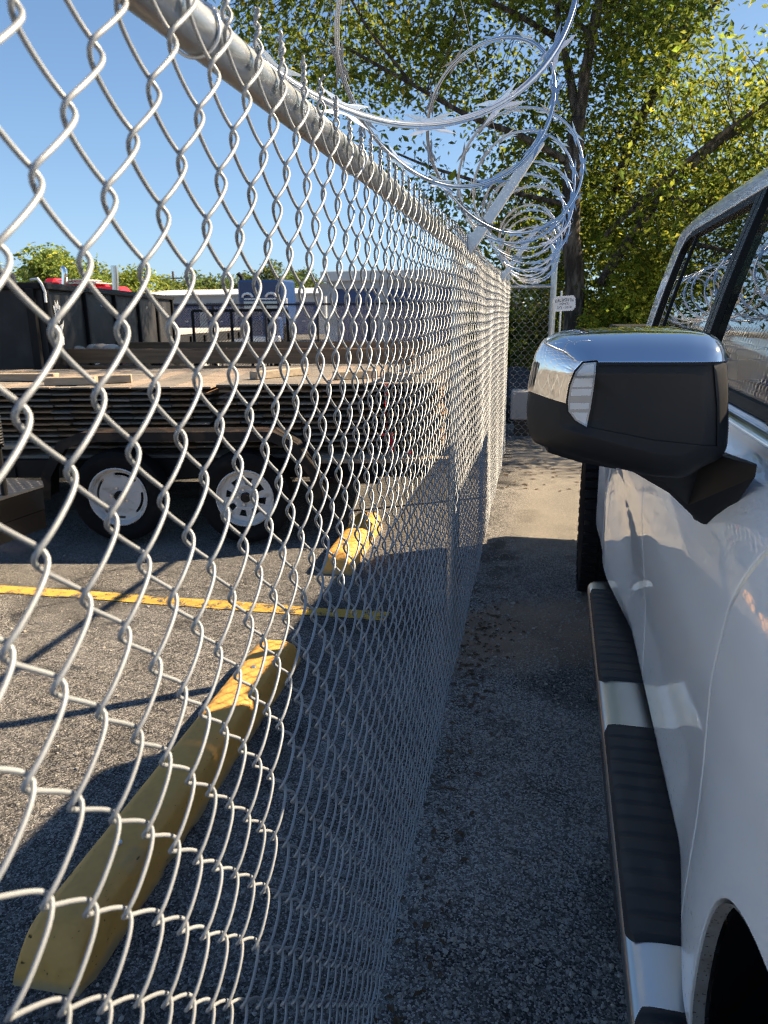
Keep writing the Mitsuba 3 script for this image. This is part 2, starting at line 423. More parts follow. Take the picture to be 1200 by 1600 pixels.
chain_link_fence = thing('chain_link_fence', 'long galvanised chain link fence running between the parking lot and the white truck', 'fence')
def build_fence():
    k = 8
    while True:
        y = (k + .5) * HD / 2 + YOFF
        if y > YEND: break
        if y > .16:
            sides, step = (8, 13) if y < 1.3 else (6, 9) if y < 2.6 else (5, 6) if y < 4.5 else (4, 4)
            p = weave(k, zk_main, sides, step)
            g = np.random.default_rng(k)
            p = p + [g.normal(0, .0006), YOFF + g.normal(0, .0010), g.normal(0, .0012)]
            p[:, 1] += .005 * (meshkit.noise(np.stack([0 * p[:, 1], p[:, 1] * 4, p[:, 2] * 5], 1), 3) - .5)
            p[:, 2] += .006 * np.sin(2.3 * p[:, 1] + .5)
            p[:, 0] += fence_bulge(p[:, 1], p[:, 2])
            add(tube(p, .00188, sides, ref=[1, 0, 0]), 'wire', 'm_wire', chain_link_fence, smooth=True)
        k += 1
    rail = np.stack([np.full(30, -.030), np.linspace(-1.0, YEND + .02, 30), np.full(30, 1.822)], 1)
    add(tube(rail, .0212, 28), 'top_rail', 'm_rail', chain_link_fence, smooth=40)
    add(lathe([(.0225, -.04), (.0245, -.04), (.0245, .04), (.0225, .04)], 28, 'y', (-.03, 5.1, 1.822)), 'rail_sleeve', 'm_rail', chain_link_fence, smooth=40)
    for y in (3.25, 6.30):
        add(tube([(-.045, y, 0), (-.045, y, .9), (-.045, y, 1.80)], .028, 20), 'post', 'm_rail', chain_link_fence, smooth=40)
        # angled barbed wire arm on the post top: pressed plate with folded edges
        prof = [(-.055, 1.80), (.005, 1.80), (.03, 1.83), (.29, 2.21), (.262, 2.235), (.02, 1.89), (-.055, 1.86)]
        arm = prism(Polygon(prof), .004)
        M = basis((0, y + .022, 0), (1, 0, 0), (0, 0, 1), (0, -1, 0))
        side = prism(Polygon(prof).buffer(-.001), .044)
        lip = cat(arm, xf(arm, trimesh.transformations.translation_matrix([0, 0, .040])))
        web = prism(Polygon([(.03, 1.83), (.29, 2.21), (.286, 2.213), (.026, 1.833)]), .044)
        web2 = prism(Polygon([(.02, 1.887), (.262, 2.232), (.266, 2.229), (.024, 1.884)]), .044)
        add(xf(cat(lip, web, web2), M), 'barb_arm', 'm_alu', chain_link_fence, smooth=20)
        add(lathe([(.0, .03), (.030, .03), (.032, .02), (.032, -.03)], 20, 'z', (-.045, y, 1.80)), 'post_cap', 'm_rail', chain_link_fence, smooth=40)
    add(tube([(-.045, YEND, 0), (-.045, YEND, 1.0), (-.045, YEND, 1.95)], .037, 20), 'post', 'm_rail', chain_link_fence, smooth=40, label='thick end post at the far corner')
    for i in range(12):   # wire ties round the rail
        y = .715 + .61 * i
        s = np.linspace(0, 1, 56)
        a = s * 2 * PI * 1.2 + PI * .7
        p = np.stack([-.030 + .0236 * np.cos(a), y + .014 * (s - .5), 1.822 + .0236 * np.sin(a)], 1)
        hook = np.array([p[-1] + [.008 * j, .004 * j, -.006 * j + .002 * j * j] for j in (1, 2, 3)])
        add(tube(np.vstack([p, hook]), .0017, 6), 'tie_wire', 'm_alu', chain_link_fence, smooth=True)
    yy = np.linspace(.1, YEND, 120)
    add(tube(np.stack([-.008 + fence_bulge(yy, .07), yy, .07 + .006 * np.sin(3 * yy)], 1), .0019, 5), 'tension_wire', 'm_wire', chain_link_fence, smooth=True)
build_fence()

# ------------------------------------------------------------------ razor wire coil
razor = thing('razor_wire_coil', 'bright coil of razor wire stretched along the top of the chain link fence', 'razor wire')
def build_razor():
    # (angle in turns from the bottom, y): bottom, right, top, left
    ys, th = [], []
    knots = [(-.5, .42), (-.25, .70), (0, 1.22), (.25, 1.44), (.5, 1.58), (.75, 1.72), (1, 2.03), (1.25, 2.13), (1.5, 2.40), (1.75, 2.58), (2, 3.00)]
    t, y = 2, 3.00
    g = np.random.default_rng(11)
    while y < 8.0:
        for q in range(4):
            t += .25; y += (.15, .09, .12, .13)[q] * g.uniform(.8, 1.25)
            knots.append((t, y))
    kt = np.array(knots)
    Y = PchipInterpolator(kt[:, 0], kt[:, 1])
    tt = np.arange(kt[0, 0], kt[-1, 0], 1 / 88)
    y = Y(tt)
    xc = np.interp(y, [.4, 1.1, 2.1, 2.9, 3.6, 6, 8], [.05, .055, .10, .175, .20, .21, .21]) + .018 * np.sin(2 * PI * tt * .5 + 1)
    zc = np.interp(y, [.4, 1.2, 2.5, 4, 8], [2.085, 2.095, 2.10, 2.10, 2.08]) + .012 * np.sin(2 * PI * tt * .37)
    r = .236 + .012 * np.sin(2 * PI * tt * .31 + 2)
    p = np.stack([xc + r * np.sin(2 * PI * tt), y, zc - r * np.cos(2 * PI * tt)], 1)
    t_, a, b = frames(p)
    cen = np.stack([xc, y, zc], 1)
    out = p - cen; out -= (out * t_).sum(1, keepdims=True) * t_; out /= np.linalg.norm(out, axis=1, keepdims=True)
    side = np.cross(t_, out)
    # core wire and the strip crimped round it
    def ribbon(w, th_, off):
        prof = [(-w, -th_), (w, -th_), (w, th_), (-w, th_)]
        v = np.concatenate([(p + out * off + side * u + out * h)[:, None] for u, h in prof], 1).reshape(-1, 3)
        n = len(p); i, j = np.meshgrid(np.arange(n - 1), np.arange(4), indexing='ij')
        A, B, Cc, D = i * 4 + j, i * 4 + (j + 1) % 4, (i + 1) * 4 + (j + 1) % 4, (i + 1) * 4 + j
        return trimesh.Trimesh(v, np.concatenate([np.stack([A, B, Cc], -1).reshape(-1, 3), np.stack([A, Cc, D], -1).reshape(-1, 3)]), process=False)
    add(tube(p, .0037, 8), 'core_wire', 'm_razor', razor, smooth=True)
    add(ribbon(.0018, .0052, .0), 'strip', 'm_razor', razor)
    # barb clusters: folded plates with four swept points
    L = np.concatenate([[0], np.cumsum(np.linalg.norm(np.diff(p, axis=0), axis=1))])
    for s in np.arange(.05, L[-1], .138)[:290]:
        i = int(np.searchsorted(L, s)); i = min(max(i, 1), len(p) - 2)
        o, e1, e2, e3 = p[i], t_[i], out[i], -side[i]
        tw_ = rng.normal(.25, .22); e2, e3 = math.cos(tw_) * e2 + math.sin(tw_) * e3, math.cos(tw_) * e3 - math.sin(tw_) * e2
        dv = .0004
        for sg in (-1, 1):
            pass
        pts2 = [(-.033, .016), (-.012, .006), (-.006, .0045), (.006, .0045), (.012, .006), (.033, .016), (.016, .0105), (.006, .0075), (-.006, .0075), (-.016, .0105)]
        half = Polygon([(-.046, .0165), (-.022, .006), (-.014, .003), (.014, .003), (.022, .006), (.046, .0165), (.017, .0125), (.006, .0085), (-.006, .0085), (-.017, .0125)])
        pl = prism(half, .0007)
        pl2 = pl.copy(); pl2.vertices = pl2.vertices * [1, -1, 1]; pl2.faces = pl2.faces[:, ::-1]
        mid = box((.030, .012, .0007), (0, 0, .0004))
        m = cat(pl, pl2, mid)
        # dish: the points bend outwards from the wire
        v = m.vertices.copy(); v[:, 2] += .001 + 10 * v[:, 1] ** 2 * rng.uniform(-.4, .9)
        m.vertices = v
        add(xf(m, basis(o, e1, e2, e3)), 'barb', 'm_razor', razor)
    # a thin strand tied through the loops
    q = np.linspace(0, 1, 14)
    st = np.array([.03, 1.45, 2.40]) + q[:, None] * (np.array([.16, 4.4, 2.13]) - np.array([.03, 1.45, 2.40]))
    st[:, 2] += .012 * np.sin(q * 9)
    add(tube(st, .0011, 5), 'tie_strand', 'm_steel', razor, smooth=True)
build_razor()

# ------------------------------------------------------------------ cross fence at the far end, with its sign
cross = thing('cross_fence', 'short shaded chain link fence closing the far end beside the tree', 'fence')
def build_cross():
    for k in range(2, 13):
        p = weave(k, zk_main, 4, 3, lo=.04, twist=False, top=1.84)
        q = np.stack([p[:, 1] - .05, 8.50 + .02 * p[:, 1] + p[:, 0], p[:, 2]], 1)
        add(tube(q, .0021, 3, ref=[0, 1, 0]), 'wire', 'm_wire', cross, smooth=True)
    for x, r, h in ((.46, .034, 2.25),):
        add(tube([(x, 8.57, 0), (x, 8.57, 1), (x, 8.57, h)], r, 18), 'post', 'm_rail', cross, smooth=40)
    add(rod((.0, 8.56, 1.83), (.46, 8.57, 1.83), .02, 14), 'top_rail', 'm_rail', cross, smooth=40)
build_cross()

sign = thing('fence_sign', 'small white metal fence maker sign hanging on the cross fence beside its post', 'sign')
def build_sign():
    w, h = .225, .150
    pl = Polygon([(0, 0), (w - .03, 0), (w, .03), (w, h - .03), (w - .02, h), (.02, h), (0, h - .03)]).buffer(.004)
    th = math.radians(3.5)
    ex = np.array([math.cos(th), 0, math.sin(th)]); ez = np.array([-math.sin(th), 0, math.cos(th)])
    M = basis((.472, 8.44, 1.565), ex, ez, (0, -1, 0))
    add(xf(prism(pl, .002), M), 'plate', 'm_sign', sign)
    add(rod((.545, 8.47, 0), (.545, 8.47, 1.78), .011, 10), 'stake', 'm_steel', sign, smooth=30)
    def line(s, hh, y):
        m = meshkit.text_mesh(s, hh, .0008, True); b = m.bounds
        k = min(1, (w - .035) / (b[1, 0] - b[0, 0])); m.apply_scale([k, 1, 1])
        b = m.bounds
        m.apply_translation([(w - (b[1, 0] - b[0, 0])) / 2 - b[0, 0], y, .0024]); return m
    top = line('DALWORTH', .030, .096)
    v = top.vertices.copy(); v[:, 1] -= .9 * (v[:, 0] - w / 2) ** 2; top.vertices = v
    for s, m in (('top line', top), ('middle line', line('FENCE', .022, .062)), ('phone number', line('277-7076', .022, .024))):
        add(xf(m, M), 'lettering', 'm_ink', sign)
build_sign()

# ------------------------------------------------------------------ wheel stops
def wheel_stop(x, y, rz, L, label, seed):
    k = thing('wheel_stop', label, 'wheel stop', 'yellow wheel stops along the fence')
    g = np.random.default_rng(seed)
    n, m = 120, 41
    prof = np.array([(-.102, .0), (-.100, .02), (-.088, .085), (-.078, .112), (-.050, .126), (0, .129), (.050, .126), (.078, .112), (.088, .085), (.100, .02), (.102, .0)])
    u = np.linspace(0, 1, m); s = np.linspace(0, 1, len(prof))
    px, pz = (np.interp(u, s, prof[:, 0]) + PchipInterpolator(s, prof[:, 0])(u)) / 2, (np.interp(u, s, prof[:, 1]) + PchipInterpolator(s, prof[:, 1])(u)) / 2
    t = np.linspace(0, 1, n)
    t = .5 - .5 * np.cos(PI * t) * 1.0
    yy = (t - .5) * L
    e = np.clip((L / 2 - np.abs(yy)) / .10, 0, 1)
    sz = np.sqrt(np.clip(1 - (1 - e) ** 2.2, 0, 1)) * .55 + .45
    sz[[0, -1]] = .45
    v = np.stack([px[None] * (.80 + .20 * sz[:, None]), np.broadcast_to(yy[:, None], (n, m)).copy(), pz[None] * sz[:, None]], -1)
    v[:, :, 1] *= 1 - .05 * (v[:, :, 2] / .141) * (np.abs(yy[:, None]) / (L / 2)) ** 8
    P = v.reshape(-1, 3)
    P = P + ((meshkit.fbm(P * 26, 3, seed) - .5) * .0035)[:, None] * np.array([1, .4, .7])
    chip = meshkit.fbm(P * 17, 2, seed + 5); low = np.clip(1 - P[:, 2] / .03, 0, 1)
    P[:, 0] *= 1 - .07 * low * np.clip((chip - .5) * 4, 0, 1)
    P = np.vstack([P, [[0, -L / 2, .0], [0, L / 2, 0]]])
    i, j = np.meshgrid(np.arange(n - 1), np.arange(m - 1), indexing='ij'); a = (i * m + j).ravel()
    f = np.vstack([np.stack([a, a + 1, a + m + 1], 1), np.stack([a, a + m + 1, a + m], 1)])
    j = np.arange(m - 1)
    f = np.vstack([f, np.stack([j + 1, j, 0 * j + n * m], 1), np.stack([(n - 1) * m + j, (n - 1) * m + j + 1, 0 * j + n * m + 1], 1)])
    c, s_ = math.cos(rz), math.sin(rz)
    P[:, :2] = P[:, :2] @ np.array([[c, s_], [-s_, c]])
    P += [x, y, 0]
    add((P, f), 'concrete_bar', 'm_stop', k, smooth=50)
    for d in (-.3 * L, .3 * L):
        q = np.array([-d * s_, d * c]) * 1
        add(lathe([(0, .1345), (.009, .1345), (.011, .131), (.011, .13)], 12, 'z', (x + q[0], y + q[1], 0)), 'anchor_pin', 'm_steel', k, smooth=40)
wheel_stop(-.812, 2.11, .012, 1.80, 'yellow concrete wheel stop in the foreground, half in shade behind the fence', 3)
wheel_stop(-.875, 4.70, .02, 1.10, 'yellow concrete wheel stop farther along, its end poking out by the trailer', 4)

# ------------------------------------------------------------------ pickup truck
truck = thing('pickup_truck', 'white crew cab pickup truck parked close beside the fence', 'pickup truck')
ANG = .03
def tw(p):
    p = np.asarray(p, float)
    q = np.empty_like(p)
    q[..., 0] = .465 + p[..., 0] + ANG * p[..., 1]
    q[..., 1] = p[..., 1] - ANG * p[..., 0]
    q[..., 2] = p[..., 2]
    return q
LC = .06 + 1.02          # centre line
PROF = PchipInterpolator([.30, .40, .455, .475, .52, .58, .66, .76, .86, .98, 1.08, 1.17, 1.24, 1.29, 1.33, 1.365, 1.39, 1.46],
                         [.24, .16, .100, .078, .056, .040, .037, .033, .023, .009, .001, .001, .008, .022, .046, .085, .120, .150])
ARCH = [(.42, .43, .520, .500), (4.20, .43, .46, .49)]     # s, z, a, b
def lside(s, z):
    s, z = np.asarray(s, float), np.asarray(z, float)
    l = .06 + PROF(np.clip(z, .3, 1.46))
    for sc_, zc_, a, b in ARCH:
        rho = np.sqrt(((s - sc_) / a) ** 2 + ((z - zc_) / b) ** 2)
        w = np.clip((1.80 - rho) / .72, 0, 1); w = w * w * (3 - 2 * w)
        w2 = np.clip((1.24 - z) / .40, 0, 1); w2 = w2 * w2 * (3 - 2 * w2)
        l = l - (l - .052) * w * w2 * .75
    w3 = np.clip((s - 2.3) / .9, 0, 1); w3 = w3 * w3 * (3 - 2 * w3); w4 = np.clip((1.05 - z) / .35, 0, 1); w3 = w3 * w4 * w4 * (3 - 2 * w4)
    l = l - np.clip(l - .052, 0, 1) * w3 * .85
    nose = np.clip((.1 - s) / .65, 0, 1)
    return l + .16 * nose ** 2.2
def side(s, z):
    return np.stack([lside(s, z), s, z], -1)
def gside(s, z, off=0.):
    """cab side; above 1.84 the second coordinate runs round the roof edge"""
    s = np.asarray(s, float); z = np.asarray(z, float) + 0 * s
    zs = np.minimum(z, 1.84); u = (zs - 1.375) / .5
    phi = np.clip(z - 1.84, 0, 1) / .10
    end = np.clip((s - 3.0) / .27, 0, 1) ** 2 * .018 * np.clip(phi, 0, 1)
    l = .140 + .10 * u + .035 * u * u + .10 * (1 - np.cos(phi)) + .02 * phi
    zz = zs + .105 * np.sin(phi) - end
    return np.stack([l + off, s, zz], -1)

def patch(poly, fn, cell=.03, mirror=False, depth=.014, bevel=.003, inside=False):
    """polygon in (s, z) mapped to the truck by fn; with a bevelled, returned edge. gives world vertices, faces, normals"""
    def N(q):
        e = 1e-3
        a = fn(q[:, 0] + e, q[:, 1]) - fn(q[:, 0] - e, q[:, 1]); b = fn(q[:, 0], q[:, 1] + e) - fn(q[:, 0], q[:, 1] - e)
        n = np.cross(a, b); n /= np.linalg.norm(n, axis=1, keepdims=True)
        return n * np.where(n[:, :1] > 0, -1, 1) if not inside else n
    V, F, NN, o = [], [], [], 0
    polys = list(getattr(poly, 'geoms', [poly]))
    for g in polys:
        x0, y0, x1, y1 = g.bounds
        nx, ny = max(1, math.ceil((x1 - x0) / cell)), max(1, math.ceil((y1 - y0) / cell))
        X, Y = np.linspace(x0, x1, nx + 1), np.linspace(y0, y1, ny + 1)
        bx = shapely.box(*[a.ravel() for a in np.meshgrid(X[:-1], Y[:-1], indexing='ij')], *[a.ravel() for a in np.meshgrid(X[1:], Y[1:], indexing='ij')])
        for c in shapely.intersection(bx, g):
            for pc in getattr(c, 'geoms', [c]):
                if pc.geom_type != 'Polygon' or pc.area < 1e-9: continue
                q = np.array(pc.exterior.coords)[:-1]
                if not pc.exterior.is_ccw: q = q[::-1]
                if len(q) > 4:
                    tv, tf = trimesh.creation.triangulate_polygon(pc, engine='earcut'); q = np.array(tv); tf = np.array(tf)
                else:
                    tf = np.array([[0, k, k + 1] for k in range(1, len(q) - 1)])
                V.append(fn(q[:, 0], q[:, 1])); NN.append(N(q)); F.append(tf + o); o += len(q)
        for ring in [g.exterior, *g.interiors]:
            if depth <= 0: continue
            m = max(8, int(ring.length / .02))
            q = np.array([ring.interpolate(t, normalized=True).coords[0] for t in np.arange(m) / m])
            q = np.unique(np.vstack([q, np.array(ring.coords)[:-1]]), axis=0)
            q = q[np.argsort([ring.project(Point(*c)) for c in q])]; m = len(q)
            d = np.roll(q, -1, 0) - np.roll(q, 1, 0); d /= np.linalg.norm(d, axis=1, keepdims=True) + 1e-12
            od = np.stack([d[:, 1], -d[:, 0]], 1)
            if not g.contains(Point(*(q[0] - od[0] * 1e-4))) : od = -od
            n0 = N(q)
            P0 = fn(q[:, 0], q[:, 1]); q1 = q + od * bevel
            out3 = fn(q1[:, 0], q1[:, 1]) - P0; out3 /= np.linalg.norm(out3, axis=1, keepdims=True) + 1e-12
            P1 = P0 + out3 * bevel - n0 * bevel; P2 = P1 - n0 * depth
            for A, B, nA, nB in ((P0, P1, n0, out3), (P1, P2, out3, out3)):
                i = np.arange(m); j = (i + 1) % m
                V += [A, B]; NN += [nA, nB]
                F += [np.stack([o + i, o + m + i, o + m + j], 1), np.stack([o + i, o + m + j, o + j], 1)]; o += 2 * m
    V, F, NN = np.vstack(V), np.vstack(F), np.vstack(NN)
    if mirror:
        V = V * [-1, 1, 1] + [2 * LC, 0, 0]; NN = NN * [-1, 1, 1]
    c = math.hypot(1, ANG); W = tw(V)
    Rn = np.stack([NN[:, 0] + ANG * NN[:, 1], NN[:, 1] - ANG * NN[:, 0], NN[:, 2]], 1) / c
    fn_ = np.cross(W[F[:, 1]] - W[F[:, 0]], W[F[:, 2]] - W[F[:, 0]])
    flip = (fn_ * Rn[F[:, 0]]).sum(1) < 0
    F[flip] = F[flip][:, ::-1]
    return W, F, Rn

def arch_poly(i, grow=0.):
    s, z, a, b = ARCH[i]
    t = np.linspace(0, 2 * PI, 120)
    ex = 3.4
    return Polygon(np.stack([s + (a + grow) * np.sign(np.cos(t)) * np.abs(np.cos(t)) ** (2 / ex), z + (b + grow) * np.sign(np.sin(t)) * np.abs(np.sin(t)) ** (2 / ex)], 1)).buffer(0)
gz = [.44, .60, .708, .80, .879, 1.0, 1.107, 1.18, 1.245, 1.30, 1.345, 1.40]
g1 = [1.100, 1.100, 1.098, 1.090, 1.076, 1.050, 1.012, .985, .948, .912, .880, .845]
GAP1 = PchipInterpolator(gz, g1)
zz = np.linspace(.44, 1.40, 40)
def edge(fn): return [(float(fn(z)), float(z)) for z in zz]
def gap2(z): return 1.985 + .02 * (z - .9)
def gap3(z): return 3.10 + (.0 if z > 1.0 else 0) - .12 * np.clip(.85 - z, 0, 1)
ROCK = .475
def clipz(poly, lo, hi): return poly.intersection(sbox(-2, lo, 7, hi))
fender_p = clipz(Polygon([(-.52, .44), *edge(GAP1), (-.52, 1.40)]), .50, 1.40)
fender_top = Polygon([(-.6, .4), (1.2, .4), (1.2, 1.345), (.80, 1.335), (.2, 1.315), (-.6, 1.26)])
fender_p = fender_p.intersection(fender_top).difference(arch_poly(0))
door1 = clipz(Polygon([*edge(GAP1), *edge(gap2)[::-1]]), ROCK, 1.372)
door2 = clipz(Polygon([*edge(gap2), *edge(gap3)[::-1]]), ROCK, 1.372)
cabq = clipz(Polygon([*edge(gap3), (3.265, 1.40), (3.265, .44)]), ROCK, 1.372)
bed = clipz(Polygon([(3.285, .44), (3.285, 1.43), (5.36, 1.43), (5.36, .44)]), .52, 1.425).difference(arch_poly(1))
shrink = lambda p: p.buffer(-.0075, join_style=2)
def body():
    for mir in (False, True):
        for nm, pl in (('front_fender', fender_p), ('front_door', door1), ('rear_door', door2), ('cab_corner', cabq), ('bed_side', bed)):
            addn(*patch(shrink(pl), side, .026 if not mir else .08, mir), nm, 'm_white', truck)
        # wheel arch flanges
        for i in (0, 1):
            a = np.array(arch_poly(i, .0).exterior.coords)[:-1]
            a = a[a[:, 1] > .49]
            a = a[np.argsort(np.arctan2(a[:, 1] - .42, a[:, 0] - ARCH[i][0]))]
            P = side(a[:, 0], a[:, 1]) + [.004, 0, 0]
            Q = P.copy(); Q[:, 0] += .017; cen = np.array([0, ARCH[i][0], .42]); Q[:, 1:] = cen[1:] + (Q[:, 1:] - cen[1:]) * 1.0
            S = Q.copy(); S[:, 0] += .006; S[:, 1:] = cen[1:] + (S[:, 1:] - cen[1:]) * 1.0
            U = S.copy(); U[:, 0] += .30
            n = len(a); v = np.vstack([P, Q]); v2 = np.vstack([S, U])
            if mir: v = v * [-1, 1, 1] + [2 * LC, 0, 0]; v2 = v2 * [-1, 1, 1] + [2 * LC, 0, 0]
            k = np.arange(n - 1); f = np.vstack([np.stack([k, k + 1, k + 1 + n], 1), np.stack([k, k + 1 + n, k + n], 1)])
            add((tw(v), f), 'arch_flange', 'm_flange', truck, smooth=True)
            cap = np.vstack([U, [[U[0, 0], ARCH[i][0], .42]]])
            if mir: cap = cap * [-1, 1, 1] + [2 * LC, 0, 0]
            fc = np.stack([k, k + 1, 0 * k + n], 1)
            add(trimesh.Trimesh(np.vstack([tw(v2), tw(cap)]), np.vstack([f, fc + 2 * n]), process=False), 'wheel_liner', 'm_liner', truck)
    # dark inner body behind the panel gaps, and the underbody
    inner = []
    for s0, s1, z0, z1 in ((-.40, -.12, .45, 1.24), (.96, 3.24, .42, 1.33), (3.29, 3.62, .5, 1.38), (4.80, 5.30, .5, 1.38)):
        inner.append(box((2 * (LC - .20), s1 - s0, z1 - z0), (LC, (s0 + s1) / 2, (z0 + z1) / 2)))
    inner.append(box((1.3, 5.4, .25), (LC, 2.4, .50)))
    inner.append(box((1.35, 1.25, .2), (LC, .35, 1.12)))
    inner.append(box((1.35, 1.3, .2), (LC, 4.2, 1.2)))
    m = cat(inner); m.vertices = tw(m.vertices); add(m, 'inner_body', 'm_liner', truck)
    # hood, cowl, nose
    S, Lr = np.meshgrid(np.linspace(-.50, .92, 30), np.linspace(.10, 2 * LC - .10, 40), indexing='ij')
    c = (Lr - LC) / (LC - .10)
    Zh = np.interp(S, [-.52, -.3, .2, .8, .95], [1.24, 1.275, 1.318, 1.338, 1.345]) + .055 * (1 - c ** 4) * np.interp(S, [-.5, 0, .9], [.7, 1, 1]) - .012
    nose = np.clip((.1 - S) / .65, 0, 1) ** 2.2 * .16
    Lr = LC + (Lr - LC) * (LC - .10 - nose) / (LC - .10)
    def grid(S, Lr, Z, name, mat):
        v = tw(np.stack([Lr, S, Z], -1).reshape(-1, 3)); n = S.shape[1]
        i, j = np.meshgrid(np.arange(S.shape[0] - 1), np.arange(n - 1), indexing='ij'); a = (i * n + j).ravel()
        f = np.vstack([np.stack([a, a + 1, a + n + 1], 1), np.stack([a, a + n + 1, a + n], 1)])
        add((v, f), name, mat, truck, smooth=True)
    grid(S, Lr, Zh, 'hood', 'm_white')
    v = []
    for z, s in ((1.24, -.50), (1.0, -.56), (.7, -.57), (.42, -.50)):
        l = np.linspace(.26, 2 * LC - .26, 12); v.append(np.stack([l, s + .06 * ((l - LC) / LC) ** 4, z + 0 * l], -1))
    v = np.array(v); grid(v[..., 1], v[..., 0], v[..., 2], 'grille_panel', 'm_trim')
    # roof
    S, Lr = np.meshgrid(np.linspace(1.55, 3.27, 24), np.linspace(.372, 2 * LC - .372, 40), indexing='ij')
    c = (Lr - LC) / (LC - .372); d = np.clip((1.9 - S) / .35, 0, 1); e = np.clip((S - 3.05) / .22, 0, 1)
    grid(S, Lr, 1.942 + .028 * (1 - np.abs(c) ** 2.5) - .03 * d ** 2 - .022 * e ** 2, 'roof', 'm_white')
    # windscreen and back glass
    def quad(pts, name, mat):
        add((tw(np.array(pts, float)), np.array([[0, 1, 2], [0, 2, 3]])), name, mat, truck)
    W = 2 * LC
    quad([(.20, .90, 1.345), (W - .20, .90, 1.345), (W - .30, 1.62, 1.93), (.30, 1.62, 1.93)], 'windscreen', 'm_glass_front')
    quad([(.20, 3.262, 1.38), (W - .20, 3.262, 1.38), (W - .30, 3.255, 1.90), (.30, 3.255, 1.90)], 'back_glass', 'm_glass_rear')
    # cab sides: white frame with the window opening
    outer = Polygon([(.93, 1.378), (1.50, 1.82), (1.60, 1.90), (1.68, 1.98), (3.10, 1.98), (3.20, 1.95), (3.25, 1.90), (3.268, 1.82), (3.275, 1.378)])
    dlo = Polygon([(1.03, 1.398), (1.58, 1.80), (1.70, 1.838), (2.95, 1.838), (3.04, 1.825), (3.085, 1.785), (3.125, 1.398)])
    glass1, glass2 = dlo.intersection(sbox(0, 1, 1.95, 3)), dlo.intersection(sbox(1.95, 1, 4, 3))
    for mir in (False, True):
        cell = .04 if not mir else .12
        addn(*patch(outer.difference(dlo.buffer(.004)), gside, cell, mir, .010), 'cab_frame', 'm_white', truck)
        rim = dlo.difference(dlo.buffer(-.019))
        addn(*patch(rim, lambda s, z: gside(s, z, .004), cell, mir, .012, .001), 'window_seal', 'm_trim', truck)
        for nm, pl, mt in (('front_window', glass1, 'm_glass_front'), ('rear_window', glass2, 'm_glass_rear')):
            addn(*patch(pl.buffer(-.012), lambda s, z: gside(s, z, .016), .05 if not mir else .2, mir, 0), nm, mt, truck)
        pil = Polygon([(1.912, 1.39), (2.000, 1.39), (2.000, 1.85), (1.912, 1.85)]).intersection(dlo.buffer(-.004))
        a, b = pil.intersection(sbox(0, 1, 1.952, 3)), pil.intersection(sbox(1.960, 1, 4, 3))
        for q in (a, b):
            addn(*patch(q, lambda s, z: gside(s, z, -.001), cell, mir, .014, .002), 'door_pillar', 'm_gloss_black', truck)
        dv = Polygon([(2.86, 1.39), (2.874, 1.39), (2.864, 1.85), (2.85, 1.85)]).intersection(dlo.buffer(-.01))
        addn(*patch(dv, lambda s, z: gside(s, z, .010), cell, mir, .006, .001), 'window_divider', 'm_trim', truck)
        sail = Polygon([(1.035, 1.400), (1.225, 1.400), (1.205, 1.47), (1.165, 1.52), (1.12, 1.462)])
        addn(*patch(sail.intersection(dlo.buffer(.01)), lambda s, z: gside(s, z, -.006), cell, mir, .012, .003), 'window_sail', 'm_plastic', truck)
        # chrome moulding at the belt
        s = np.linspace(.93, 3.25, 60)
        l = np.full(60, .1315); p = np.stack([l, s, np.full(60, 1.383)], 1)
        if mir: p = p * [-1, 1, 1] + [2 * LC, 0, 0]
        add(tube(tw(p), .0135, 12, ref=[0, 0, 1], flat=.62), 'belt_moulding', 'm_chrome', truck, smooth=40)
        for sh in (1.80, 2.92):
            hp = np.stack([np.interp(np.linspace(0, 1, 9), [0, .15, .85, 1], [.085, .036, .036, .085]), sh + np.linspace(-.11, .11, 9), np.full(9, 1.245)], 1)
            if mir: hp = hp * [-1, 1, 1] + [2 * LC, 0, 0]
            add(tube(tw(hp), .013, 10, ref=[0, 0, 1], flat=1.3), 'door_handle', 'm_chrome', truck, smooth=40)
    # interior
    seats = []
    for s0, l0 in ((1.95, .62), (1.95, 1.54), (2.85, .62), (2.85, 1.08), (2.85, 1.54)):
        seats += [box((.50 if s0 < 2.5 else .44, .14, .62), (l0, s0, 1.12), rx=-.18, bevel=.04), box((.28, .10, .19), (l0, s0 + .09, 1.53), rx=-.12, bevel=.035), box((.52, .5, .14), (l0, s0 - .26, .86), bevel=.04)]
    m = cat(seats); m.vertices = tw(m.vertices); add(m, 'seats', 'm_seat', truck, smooth=30)
    m = cat(box((1.6, .38, .16), (LC, 1.12, 1.27), bevel=.04), box((1.62, 2.2, .06), (LC, 2.2, .62))); m.vertices = tw(m.vertices); add(m, 'dashboard', 'm_seat', truck)
    a = np.linspace(0, 2 * PI, 40)
    wp = np.stack([.62 + .19 * np.cos(a), 1.42 + .06 * np.sin(a), 1.27 + .18 * np.sin(a)], 1); add(tube(tw(wp), .016, 8), 'steering_wheel', 'm_trim', truck, smooth=True)
    # bed: inner box, tonneau, rails, tailgate, cab back
    parts = box((W - .34, .02, .46), (LC, 3.262, 1.15)); parts.vertices = tw(parts.vertices); add(parts, 'cab_back', 'm_white', truck)
    m = box((W - .30, 2.04, .05), (LC, 4.325, 1.455), bevel=.012); m.vertices = tw(m.vertices); add(m, 'bed_cover', 'm_plastic', truck)
    for l in (.165, W - .165):
        m = box((.11, 2.06, .035), (l - .0, 4.325, 1.442), bevel=.014); m.vertices = tw(m.vertices + [(-.03 if l < 1 else .03), 0, 0]); add(m, 'bed_rail_cap', 'm_plastic', truck, smooth=30)
